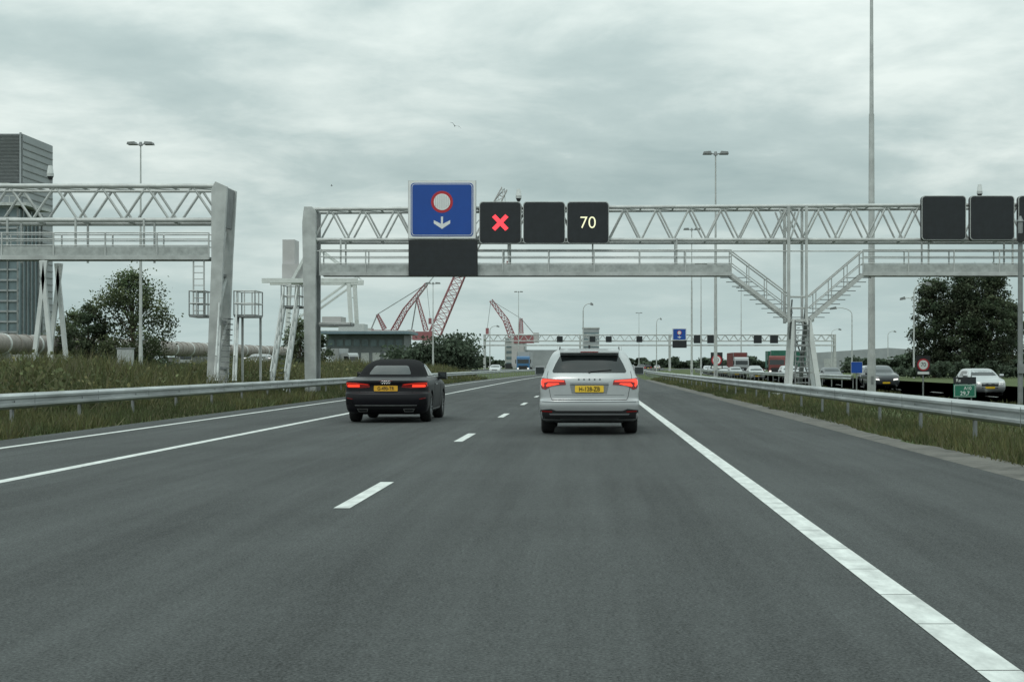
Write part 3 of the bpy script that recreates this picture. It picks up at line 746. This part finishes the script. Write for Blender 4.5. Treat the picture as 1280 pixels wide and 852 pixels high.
s.patch(e, 'skid_lower', [(-.5, .275), (.5, .275), (.56, .31), (-.56, .31)], SPAINT, offs=.018)
s.patch(e, 'reflector', [(.70, .425), (.70, .45), (.89, .46), (.90, .435)], REDL, mirror=True, offs=.018)
for q in (line((.80, 1.10), (.73, .72)), line((.73, .72), (.70, .66)), line((.80, 1.10), (.78, 1.2))): s.patch(e, 'tailgate_seam', q, DARKM, mirror=True, offs=.003)
s.patch(e, 'tailgate_seam_bottom', [(-.70, .655), (.70, .655), (.70, .667), (-.70, .667)], DARKM, offs=.003)
s.patch(e, 'crease_line', [(-.66, .748), (.66, .748), (.66, .753), (-.66, .753)], GPAINT, offs=.003)
s.patch(e, 'bumper_step', [(-.93, .620), (.93, .620), (.93, .63), (-.93, .63)], GPAINT, offs=.004)
for i in range(5): s.patch(e, 'lettering', rrect(-.2+.1*i, 1.045, .03, .026, .006), GPAINT, offs=.006)
b_ = MB(); b_.prismx([(SUV.rear(0, 1.5)-.13, 1.545), (SUV.rear(0, 1.5)-.12, 1.585), (.75, 1.632), (.75, 1.56), (.46, 1.505)], -.56, .56, WPAINT)
b_.box((0, SUV.rear(0, 1.5)-.132, 1.562), (.34, .006, .02), REDL); b_.obj('roof_spoiler', e, bevel=.012)
b_ = MB()
for sg in (-1, 1):
    pts = [(sg*.60, .72, 1.585), (sg*.60, .86, 1.665), (sg*.59, 1.6, 1.675), (sg*.60, 2.4, 1.65), (sg*.61, 2.55, 1.57)]
    for p, q in zip(pts[:-1], pts[1:]): b_.cyl(p, q, .02, .02, CHROME, 8)
b_.prismx([(1.1, 1.62), (1.3, 1.62), (1.17, 1.70), (1.11, 1.70)], -.02, .02, DARKM); b_.obj('roof_rails_and_antenna', e)
b_ = MB(); b_.cyl((0, SUV.rear(0, 1.19)-.02, 1.19), (.42, SUV.rear(.42, 1.225)-.022, 1.225), .010, .007, DARKM, 6); b_.cyl((0, SUV.rear(0, 1.19)+.01, 1.17), (0, SUV.rear(0, 1.19)-.03, 1.19), .03, .02, DARKM, 10); b_.obj('rear_wiper', e)
for p_ in ([(1.05, 1.14), (1.9, 1.14), (1.9, 1.46), (1.2, 1.46)], [(1.97, 1.14), (3.0, 1.14), (2.65, 1.46), (1.97, 1.46)], [(.55, 1.17), (.98, 1.15), (1.1, 1.44), (.85, 1.42)]): s.patch(e, 'side_window', p_, GLASS, where='side', mirror=True, offs=.005, grid=.1)
s.patch(e, 'windscreen', [(-.75, 1.16), (.75, 1.16), (.60, 1.5), (-.60, 1.5)], GLASS, where='front')
s.patch(e, 'sill_trim', [(1.45, .26), (3.2, .26), (3.2, .40), (1.45, .40)], DARKM, where='side', mirror=True)
mirrors(e, .93, 3.0, 1.20, WPAINT)
for y in (.95, 3.70):
    for x in (-.80, .80): wheel(e, x, y, .36, .25)
b_ = MB(); b_.box((0, 2.3, .27), (1.3, 3.6, .12), DARKM); b_.cyl((-.7, .95, .36), (.7, .95, .36), .05, .05, DARKM, 8); b_.obj('underbody', e)

# --- black convertible with raised soft top
CAB = Shape([(.19, .80, .24, .25, 4.45, .35), (.26, .90, .07, .26, 4.55, .45), (.38, .935, .01, .28, 4.62, .5), (.55, .95, -.02, .30, 4.66, .55), (.66, .955, -.01, .32, 4.66, .55), (.71, .955, .035, .32, 4.62, .55), (.84, .955, .04, .32, 4.50, .6),
             (.93, .945, .02, .32, 4.1, .7), (.965, .93, .025, .33, 3.8, .7), (.985, .90, .12, .34, 3.6, .7), (1.02, .85, .45, .36, 3.4, .6), (1.05, .79, .62, .45, 3.3, .5), (1.16, .735, .82, .5, 3.05, .45), (1.28, .675, 1.05, .5, 2.8, .4), (1.37, .60, 1.32, .5, 2.6, .35), (1.43, .50, 1.62, .4, 2.4, .3), (1.455, .38, 1.85, .25, 2.25, .15), (1.462, .25, 1.98, .12, 2.2, .10)], n=2.8)
e = empty('black_convertible', (-4.66, 34.3, 0)); s = CAB
s.body(e, BPAINT, upper=CLOTH, zsplit=1.035, wheels=(.98, 3.74), wr=.345)
s.patch(e, 'rear_window', [(-.47, 1.10), (.47, 1.10), (.48, 1.13), (.40, 1.28), (.34, 1.305), (-.34, 1.305), (-.40, 1.28), (-.48, 1.13)], GLASS, offs=.01)
for p_ in ([(1.75, 1.07), (2.15, 1.07), (2.15, 1.33), (1.9, 1.30)], [(2.2, 1.07), (3.12, 1.07), (2.75, 1.34), (2.2, 1.345)]): s.patch(e, 'side_window', p_, GLASS, where='side', mirror=True, offs=.008, grid=.08)
s.patch(e, 'beltline_chrome', [(1.2, 1.035), (3.1, 1.035), (3.1, 1.05), (1.2, 1.05)], STEELD, where='side', mirror=True, offs=.012)
s.patch(e, 'windscreen', [(-.70, 1.1), (.70, 1.1), (.56, 1.36), (-.56, 1.36)], GLASS, where='front')
s.patch(e, 'tail_light', [(.36, .81), (.38, .885), (.70, .92), (.93, .93), (.945, .84), (.90, .80), (.62, .79)], REDL, mirror=True, offs=.008)
s.patch(e, 'tail_light_bar', [(.40, .862), (.41, .876), (.70, .905), (.915, .912), (.92, .86), (.905, .86), (.895, .893), (.70, .885)], REDE2, mirror=True, offs=.017)
s.patch(e, 'brake_light', [(.60, .815), (.60, .865), (.88, .875), (.90, .83), (.86, .812)], REDE, mirror=True, offs=.015)
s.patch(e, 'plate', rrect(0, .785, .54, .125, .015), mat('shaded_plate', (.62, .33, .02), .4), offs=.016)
text('plate_text', 'G-490-TR', (0, CAB.rear(0, .785)-.022, .782), .11, BLACKP, e, .85)
b_ = MB()
for cx in (-.075, -.025, .025, .075):
    n = 20
    for i in range(n):
        t, t2 = 2*math.pi*i/n, 2*math.pi*(i+1)/n
        b_.cyl((cx+.034*math.cos(t), .008, .925+.026*math.sin(t)), (cx+.034*math.cos(t2), .008, .925+.026*math.sin(t2)), .004, .004, CHROME, 6)
b_.obj('emblem', e, smooth=True)
s.patch(e, 'third_brake_light', [(-.16, .958), (.16, .958), (.16, .966), (-.16, .966)], REDL, offs=.012)
s.patch(e, 'boot_seam', line((.66, .96), (.60, .68)), mat('seam', (.002, .002, .002), .9), mirror=True, offs=.003)
s.patch(e, 'diffuser', [(-.66, .22), (.66, .22), (.74, .40), (-.74, .40)], CLOTH, offs=.008)
s.patch(e, 'diffuser_trim', [(-.70, .392), (.70, .392), (.71, .405), (-.71, .405)], STEELD, offs=.014)
s.patch(e, 'exhaust', [(.42, .245), (.62, .245), (.66, .325), (.40, .325)], CHROME, mirror=True, offs=.03)
s.patch(e, 'exhaust_bore', [(.44, .26), (.605, .26), (.64, .31), (.42, .31)], DARKM, mirror=True, offs=.036)
s.patch(e, 'bumper_vent', [(.74, .40), (.77, .52), (.90, .55), (.92, .42)], CLOTH, mirror=True, offs=.008)
s.patch(e, 'reflector', [(.76, .535), (.76, .55), (.90, .575), (.90, .56)], REDL, mirror=True, offs=.014)
for q in (line((1.55, 1.0), (1.62, .35)), line((2.95, 1.0), (2.92, .35))): s.patch(e, 'door_seam', q, DARKM, where='side', mirror=True, offs=.003)
s.patch(e, 'door_handle', [(1.72, .86), (1.94, .86), (1.94, .885), (1.72, .885)], CHROME, where='side', mirror=True, offs=.03)
s.patch(e, 'side_marker', [(.28, .70), (.34, .70), (.34, .72), (.28, .72)], REDL, where='side', mirror=True, offs=.006)
s.patch(e, 'sill_trim', [(1.5, .27), (3.3, .27), (3.3, .30), (1.5, .30)], CHROME, where='side', mirror=True)
mirrors(e, .90, 2.9, 1.06, BPAINT)
for y in (.98, 3.74):
    for x in (-.82, .82): wheel(e, x, y, .345, .25)
b_ = MB(); b_.box((0, 2.3, .23), (1.3, 3.6, .1), DARKM); b_.obj('underbody', e)

# --- ordinary traffic
def traffic_car(name, x, y, paint, facing=0, z=0, suv=False, sc=1.0):
    e = empty(name, (x, y, z)); S = SUV if suv else HATCH
    S.body(e, paint, wheels=(.85, 3.3) if not suv else (.95, 3.7), wr=.33, sub=3, na=9)
    k = 1.0 if suv else .93
    S.patch(e, 'rear_window', [(-.62, 1.14*k), (.62, 1.14*k), (.50, 1.42*k), (-.50, 1.42*k)], GLASS, grid=.15)
    S.patch(e, 'windscreen', [(-.68, 1.16*k), (.68, 1.16*k), (.54, 1.46*k), (-.54, 1.46*k)], GLASS, where='front', grid=.15)
    S.patch(e, 'side_window', [(.9, 1.12*k), (2.9, 1.12*k), (2.5, 1.42*k), (1.1, 1.42*k)], GLASS, where='side', mirror=True, grid=.2)
    S.patch(e, 'tail_light', [(.58, .80), (.60, .95), (.90, .98), (.90, .82)], REDE2 if facing == 0 else REDL, mirror=True, grid=.15)
    S.patch(e, 'head_light', [(.45, .62), (.5, .74), (.80, .76), (.82, .66)], HEADL, where='front', mirror=True, grid=.15)
    S.patch(e, 'grille', [(-.42, .42), (.42, .42), (.45, .70), (-.45, .70)], DARKM, where='front', grid=.15)
    S.patch(e, 'plate', rrect(0, .72, .5, .11, .01), PLATE, grid=.2)
    S.patch(e, 'front_plate', rrect(0, .46, .5, .11, .01), PLATE, where='front', offs=.02, grid=.2)
    S.patch(e, 'lower_bumper', [(-.85, .25), (.85, .25), (.86, .40), (-.86, .40)], DARKM, grid=.15)
    for wy in ((.85, 3.3) if not suv else (.95, 3.7)):
        for wx in (-.76, .76): wheel(e, wx, wy, .33, .2)
    mirrors(e, .88, 2.7, 1.08, paint)
    if facing: e.rotation_euler = (0, 0, math.pi)
HATCH = Shape([(.22, .80, .2, .25, 4.0, .3), (.32, .87, .04, .25, 4.12, .4), (.5, .89, .0, .28, 4.2, .45), (.66, .89, .02, .28, 4.2, .5), (.82, .89, .06, .28, 4.05, .5), (.94, .875, .09, .28, 3.5, .5), (1.02, .84, .15, .28, 3.15, .5), (1.1, .80, .22, .28, 2.95, .4), (1.28, .72, .36, .26, 2.6, .4), (1.40, .64, .5, .3, 2.3, .35), (1.45, .5, .7, .3, 2.05, .3), (1.46, .3, .9, .2, 1.8, .2)])
NM = {id(GPAINT): 'dark_car', id(BPAINT): 'dark_car', id(SPAINT): 'silver_car', id(WPAINT): 'white_car', id(REDC): 'red_car'}
traffic_car('dark_suv', 19.9, 106, GPAINT, 1, -.30, True)
traffic_car('white_car', 20.9, 83, WPAINT, 1, -.30)
for x, y, p, sv in ((18.6, 172, WPAINT, 0), (22.3, 172, WPAINT, 1), (19.6, 206, SPAINT, 0), (23.8, 220, SPAINT, 1), (27.5, 150, WPAINT, 1), (31.5, 165, GPAINT, 0),
                    (22.8, 145, GPAINT, 0), (26.6, 185, SPAINT, 0), (20.5, 190, REDC, 0), (22.0, 250, WPAINT, 0), (25.8, 290, GPAINT, 1), (22.2, 275, SPAINT, 1), (28.4, 205, WPAINT, 0), (24.6, 318, WPAINT, 1), (31.5, 300, WPAINT, 0)):
    traffic_car(NM[id(p)], x, y, p, 1, -.30, bool(sv))
for i, (u, y, p, sv) in enumerate(((-.3, 290, GPAINT, 0), (-4.3, 320, SPAINT, 1), (-.2, 335, WPAINT, 1), (-4.4, 360, BPAINT, 0), (3.4, 345, GPAINT, 1), (-.3, 375, SPAINT, 0), (-4.4, 400, WPAINT, 1), (3.2, 390, BPAINT, 1), (-.3, 425, GPAINT, 1), (3.2, 440, WPAINT, 0), (-8, 345, GPAINT, 0), (-8, 410, SPAINT, 1))):
    traffic_car(NM[id(p)], u+off(y), y, p, 0, 0, bool(sv))
for x, y, p in ((-27, 125, SPAINT), (-29, 165, WPAINT), (-15, 240, WPAINT)): traffic_car(NM[id(p)], x, y, p, 1, gz(-29, y)+.14 if x < -20 else 0.02)

def truck(name, x, y, cab, box, z=0, container=False, facing=1):
    e = empty(name, (x, y, z)); k = MB()   # cab toward -y
    k.prismx([(0, .5), (0, 1.7), (.25, 2.9), (.5, 3.1), (2.0, 3.1), (2.0, .5)], -1.22, 1.22, cab)
    k.prismx([(-.004, 1.75), (.235, 2.8), (.25, 2.8), (.02, 1.75)], -1.08, 1.08, GLASS); k.box((0, -.02, .95), (1.7, .04, .7), DARKM)
    for sx in (-1, 1): k.box((sx*.95, -.03, .8), (.32, .05, .2), HEADL); k.box((sx*1.38, .15, 2.1), (.16, .2, .7), DARKM); k.box((sx*1.224, .9, 2.15), (.01, .9, .8), GLASS)
    k.obj('cab', e, bevel=.05)
    k = MB(); k.box((0, 8.6, 2.55), (2.48, 12.0, 2.75), box)
    if container:
        for i in range(40):
            for sx in (-1, 1): k.box((sx*1.25, 2.75+.3*i, 2.55), (.06, .14, 2.5), box)
        for i in range(9): k.box((-1.08+.27*i, 2.58, 2.55), (.12, .06, 2.5), box)
    for sx in (-1.2, 1.2): k.box((sx, 2.59, 2.55), (.09, .06, 2.75), STEELD)
    k.box((0, 8.3, 1.05), (1.2, 12.5, .25), DARKM); k.obj('trailer', e)
    for wy in (1.1, 4.2, 11.2, 12.5, 13.8):
        for sx in (-1.05, 1.05): wheel(e, sx, wy, .5, .35)
    return e
truck('blue_truck', -12.6, 282, BLUEPAINT, WPAINT, .0); truck('white_truck', -62.5, 232, WPAINT, SPAINT, .5)
t = truck('container_truck', 27.8, 225, REDC, GREENC, -.3, True); t.rotation_euler = (0, 0, R(-14))
t = truck('container_truck', 26.3, 262, WPAINT, REDC, -.3, True)
t = truck('white_truck', -41, 262, WPAINT, WPAINT, .4); t.rotation_euler = (0, 0, R(55))
t = truck('white_truck', -46, 245, WPAINT, SPAINT, .4); t.rotation_euler = (0, 0, R(10))
k = MB(); k.box((0, 0, 2.3), (6.1, 2.4, 2.6), GREENC); k.box((0, 0, .8), (6, 2, .3), DARKM)
for i in range(20): k.box((-2.9+.305*i, -1.22, 2.3), (.14, .06, 2.4), GREENC)
for sx in (-3.03, 3.03): k.box((sx, -1.22, 2.3), (.1, .08, 2.6), STEELD)
for sx in (-2.5, 2.5): k.box((sx, 0, .3), (.4, 2, .8), CONC)
k.obj('shipping_container', loc=(30.8, 238, 0))

# ------------------------------------------------------------------ buildings / port
b0 = empty('office_tower', (-102, 250, 0)); k = MB()
k.box((0, 6, 19.8), (16.4, 14, 39.6), LOUVRE)
for i in range(44): k.box((0, -1.15, 29.5+i*.23), (16.5, .3, .07), STEELD)
for x in (-8, -2.7, 2.7, 8): k.box((x, -1.3, 33), (.25, .35, 13.5), LOUVRE)
for i in range(30): k.box((8.25, 6, 5+i*1.15), (.12, 13.6, .16), STEELD)
k.obj('louvred_tower', b0)
k = MB(); k.box((1.6, -6, 15.3), (19, 9, 22), FACADE)
for i in range(14): k.box((1.6, -10.6, 5+i*1.65), (19.1, .25, .28), LOUVRE)
for i in range(13): k.box((-7.9+i*1.58, -10.65, 15.3), (.18, .3, 22), STEELD)
for i in range(6): k.box((11.2, -9+i*1.7, 15.3), (.3, .18, 22), STEELD)
k.obj('glass_block', b0)
k = MB(); k.box((2.2, -6, 26.9), (21, 11, .5), STEEL); k.box((1, -6, 28.6), (15, 7, 2.6), LOUVRE); k.box((1, -6, 30.2), (17, 8.5, .35), STEEL)
for i in range(10): k.bar((-8+2*i, -11.3, 27), (-8+2*i, -11.3, 28.2), .12, STEEL)
k.bar((-8, -11.3, 28.2), (12.6, -11.3, 28.2), .12, STEEL); k.box((2, -6, 2), (22, 12, 4.2), CONC); k.obj('roof_deck_and_plinth', b0)

e = empty('pipeline'); k = MB(); A = Vector((-56, 118, 3.3)); B = Vector((-57.5, 290, 3.9))
k.cyl(A, B, .95, .95, BROWN, 20)
for i in range(60): p = A.lerp(B, i/60); q = A.lerp(B, i/60+.0018); k.cyl(p, q, 1.03, 1.03, WHITESTEEL if i % 3 == 0 else BROWN, 20)
for i in range(14): p = A.lerp(B, i/14+.01); k.box((p.x, p.y, 1.2), (1.4, .6, 2.6), CONC)
for zz in (3.5, 1.7):
    k.cyl((-78, 119, zz), (-52.5, 119, zz), .72, .72, BROWN, 20)
    for i in range(16): k.cyl((-78+i*1.6, 119, zz), (-77.9+i*1.6, 119, zz), .80, .80, WHITESTEEL, 20)
for i in range(6): k.box((-76+i*4.4, 118.2, 1.9), (.35, .25, 4.2), WHITESTEEL); k.box((-76+i*4.4, 119, .5), (.8, 1.8, 1.0), CONC)
k.obj('pipe', e, smooth=True)

e = empty('terminal_building', (-52, 350, 0)); k = MB(); k.box((0, 5, 4.4), (18, 14, 8.2), DKBLD); k.box((0, 4, 8.9), (21, 18, .6), ROOFB); k.box((0, 4, 9.3), (20, 17, .2), STEEL)
k.box((-4, 6, 10.2), (6, 6, 1.8), GRATE)
for i in range(9): k.box((-7.8+1.95*i, -2.06, 6.6), (1.4, .1, 1.5), FACADE)
for i in range(7): k.box((-7.8+2.6*i, -2.06, 2.8), (1.8, .1, 3), GRATE)
k.obj('hall', e)
e = empty('concrete_office_block', (.2, 600, 0)); k = MB(); k.box((0, 6, 8), (6.6, 12, 16), LOUVRE)
for i in range(6): k.box((0, -.05, 2+2.4*i), (6.2, .12, 1.1), FACADE)
k.box((0, 6, 16.3), (7, 12.4, .5), STEEL); k.obj('block', e)
e = empty('grey_warehouse', (-26, 520, 0)); k = MB(); k.box((0, 6, 5.5), (7, 12, 11), GRATE); k.box((16, 8, 3.4), (26, 12, 6.8), LOUVRE)
for i in range(5): k.box((0, -.05, 2+2*i), (6, .1, .9), FACADE)
k.obj('block', e)
e = empty('grey_warehouse', (95, 480, 0)); k = MB(); k.prism([(-30, 0), (30, 0), (30, 5), (0, 7), (-30, 5)], 0, 14, LOUVRE)
for i in range(8): k.box((-26+7.4*i, -.05, 2), (4, .1, 3), GRATE)
k.obj('block', e)

def lattice(k, a, b_, w0, w1, m, n=14, r=.16):
    a = Vector(a); b_ = Vector(b_); d = (b_-a).normalized(); u = Vector((0, 1, 0)); v = d.cross(u).normalized()
    P = []
    for i in range(n+1):
        t = i/n; w = (w0+(w1-w0)*t)/2; c = a.lerp(b_, t); P.append([c+u*w+v*w, c+u*w-v*w, c-u*w-v*w, c-u*w+v*w])
    for i in range(n):
        for j in range(4):
            k.bar(P[i][j], P[i+1][j], r*1.4, m); k.bar(P[i][j], P[i+1][(j+1) % 4], r, m); k.bar(P[i][j], P[i][(j+1) % 4], r*.8, m)
def crawler_crane(x, y, tip, base_z=9, w=2.6, back=(8, 12), m=CRANER, n=16):
    e = empty('lattice_boom_crane', (x, y, 0)); k = MB()
    sg = 1 if tip[0] > 0 else -1
    for sx in (-3, 3): k.prism([(sx-1, 0), (sx+1, 0), (sx+1, 2), (sx-1, 2)], -5, 5, DARKM)
    k.box((0, 0, base_z*.5), (4, 5, base_z-2), CRANEW); k.box((-sg*2, 0, base_z-.8), (6.5, 5.5, 2.8), CRANER); k.box((-sg*6, 0, base_z-.4), (1.8, 5.4, 3.2), CRANEW)
    lattice(k, (sg*2, 0, base_z), (tip[0]*.45, 0, base_z+(tip[1]-base_z)*.45), w*1.2, w, m, n//2, .2)
    lattice(k, (tip[0]*.45, 0, base_z+(tip[1]-base_z)*.45), (tip[0], 0, tip[1]), w, w*.6, CRANER if m is CRANER and tip[1] < 40 else CRANEW, n//2, .18)
    bx, bz = -sg*back[0], base_z+back[1]; lattice(k, (-sg*1, 0, base_z+1), (bx, 0, bz), 1.4, .8, m, 7, .16)
    for dy in (-.8, .8): k.cyl((bx, dy, bz), (tip[0], dy, tip[1]), .07, .07, STEELD, 4); k.cyl((bx, dy, bz), (-sg*6, dy, base_z), .1, .1, STEELD, 4)
    k.cyl((tip[0], 0, tip[1]), (tip[0]+sg*1.2, 0, tip[1]*.6), .07, .07, STEELD, 4); k.box((tip[0]+sg*1.2, 0, tip[1]*.6-1), (1, 1, 2), CRANER)
    k.obj('crane_body', e)
crawler_crane(-53.5, 500, (25, 60), 12, 3.2, (4, 12), CRANER, 22)
crawler_crane(-70, 520, (13.5, 29.5), 13, 1.6, (3.5, 6), CRANER, 12)
crawler_crane(-24, 500, (-9, 23), 11, 1.7, (1, 6), CRANER, 10)
e = empty('quay_crane', (-78, 400, 0)); k = MB()
for y in (-5, 5):
    for x in (-2, 16): k.bar((x, y, 0), (x*.85+1, y, 24), 1.0, WHITESTEEL)
    k.bar((-8, y, 23.6), (17, y, 23.6), 1.2, WHITESTEEL); k.bar((-1.5, y, 12), (15.4, y, 12), .8, WHITESTEEL); k.bar((-1, y, 12), (15, y, 23.5), .5, WHITESTEEL)
    k.bar((0, y, 24), (5, y, 33), .7, WHITESTEEL); k.bar((5, y, 33), (17, y, 24), .4, WHITESTEEL)
k.box((0, 0, 26), (6, 8, 4), CRANEW); k.box((-1.5, 0, 31), (3.2, 6, 7), CRANEW); k.box((10, 0, 13.2), (5, 8, 2), CRANEW); k.obj('frame', e)

# birds
def bird(x, y, z, s, rz):
    k = MB(); k.cyl((-.16, 0, 0), (0, 0, .01), .012, .035, DARKM, 8); k.cyl((0, 0, .01), (.12, 0, .02), .035, .018, DARKM, 8); k.cyl((.12, 0, .02), (.18, 0, .015), .02, .003, DARKM, 6)
    for sg in (-1, 1):
        k.add([(.07, 0, .02), (-.05, 0, .02), (-.04, sg*.22, .13), (.05, sg*.2, .13)], [(0, 1, 2, 3)], DARKM); k.add([(.05, sg*.2, .13), (-.04, sg*.22, .13), (-.10, sg*.45, .05)], [(0, 1, 2)], DARKM)
    o = k.obj('bird', loc=(x, y, z)); o.scale = (s, s, s); o.rotation_euler = (R(25), 0, rz)
bird(-7.2, 80, 14.0, .8, 1.9); bird(-20.6, 120, 15.6, .6, .3); bird(-38, 140, 13, .6, 2)

# ------------------------------------------------------------------ sky and light
w = bpy.data.worlds.new('World'); scene.world = w; w.use_nodes = True; nt = w.node_tree; L = nt.links.new; N = nt.nodes.new
bg = nt.nodes['Background']; bg.inputs['Strength'].default_value = .1
EL, RO = R(52), R(200)
sk = N('ShaderNodeTexSky'); sk.sky_type = 'NISHITA'; sk.sun_disc = False; sk.sun_elevation = EL; sk.sun_rotation = RO; sk.dust_density = 3
def mm(op, a, bb=None, c=None, clamp=False):
    n = N('ShaderNodeMath'); n.operation = op; n.use_clamp = clamp
    for i, v in enumerate((a, bb, c)):
        if v is None: continue
        if isinstance(v, (int, float)): n.inputs[i].default_value = v
        else: L(v, n.inputs[i])
    return n.outputs[0]
tc = N('ShaderNodeTexCoord'); sp = N('ShaderNodeSeparateXYZ'); L(tc.outputs['Generated'], sp.inputs[0])
z = mm('MAXIMUM', sp.outputs[2], 0.0); zd = mm('ADD', z, .16)
u = mm('DIVIDE', sp.outputs[0], zd); v = mm('DIVIDE', sp.outputs[1], zd); cv = N('ShaderNodeCombineXYZ'); L(u, cv.inputs[0]); L(v, cv.inputs[1]); cv.inputs[2].default_value = 3.7
na_ = N('ShaderNodeTexNoise'); na_.inputs['Scale'].default_value = .75; na_.inputs['Detail'].default_value = 7; na_.inputs['Roughness'].default_value = .5; na_.inputs['Distortion'].default_value = .3; L(cv.outputs[0], na_.inputs['Vector'])
nb_ = N('ShaderNodeTexNoise'); nb_.inputs['Scale'].default_value = 2.8; nb_.inputs['Detail'].default_value = 7; nb_.inputs['Roughness'].default_value = .58; nb_.inputs['Distortion'].default_value = .2; L(cv.outputs[0], nb_.inputs['Vector'])
f = mm('MULTIPLY_ADD', nb_.outputs['Fac'], .45, mm('MULTIPLY', na_.outputs['Fac'], .8))
r = N('ShaderNodeValToRGB'); cr = r.color_ramp
cr.elements[0].position = .44; cr.elements[0].color = (.34, .44, .435, 1); cr.elements[1].position = .76; cr.elements[1].color = (.74, .82, .78, 1)
q = cr.elements.new(.60); q.color = (.465, .565, .55, 1)
L(f, r.inputs['Fac'])
hz = N('ShaderNodeMix'); hz.data_type = 'RGBA'; hz.inputs['B'].default_value = (.49, .625, .62, 1); L(r.outputs['Color'], hz.inputs['A'])
L(mm('MULTIPLY', mm('SUBTRACT', 1.0, mm('DIVIDE', z, .12, clamp=True)), .85), hz.inputs['Factor'])
gain = mm('MULTIPLY_ADD', mm('POWER', z, 1.5), 1.9, 1.0)
sc_ = N('ShaderNodeVectorMath'); sc_.operation = 'SCALE'; L(hz.outputs['Result'], sc_.inputs[0]); L(mm('MULTIPLY', gain, 10.2), sc_.inputs['Scale'])
fm = N('ShaderNodeMix'); fm.data_type = 'RGBA'; fm.inputs['Factor'].default_value = .93; L(sk.outputs[0], fm.inputs['A']); L(sc_.outputs[0], fm.inputs['B'])
L(fm.outputs['Result'], bg.inputs['Color'])
sl = bpy.data.lights.new('sun', 'SUN'); sl.energy = .9; sl.angle = R(20); sl.color = (1, .97, .92)
so = bpy.data.objects.new('sun', sl); COL.objects.link(so)
d = Vector((math.sin(RO)*math.cos(EL), math.cos(RO)*math.cos(EL), math.sin(EL))); so.rotation_euler = d.to_track_quat('Z', 'Y').to_euler(); so.location = (0, -20, 60)

cam = bpy.data.cameras.new('camera'); co = bpy.data.objects.new('camera', cam); COL.objects.link(co)
co.location = (0, 0, 1.3); co.rotation_euler = (R(90), 0, 0); cam.sensor_width = 36; cam.lens = 53.0
cam.shift_x = -98/1280; cam.shift_y = 31/1280; cam.clip_end = 6000; cam.clip_start = .1
scene.camera = co
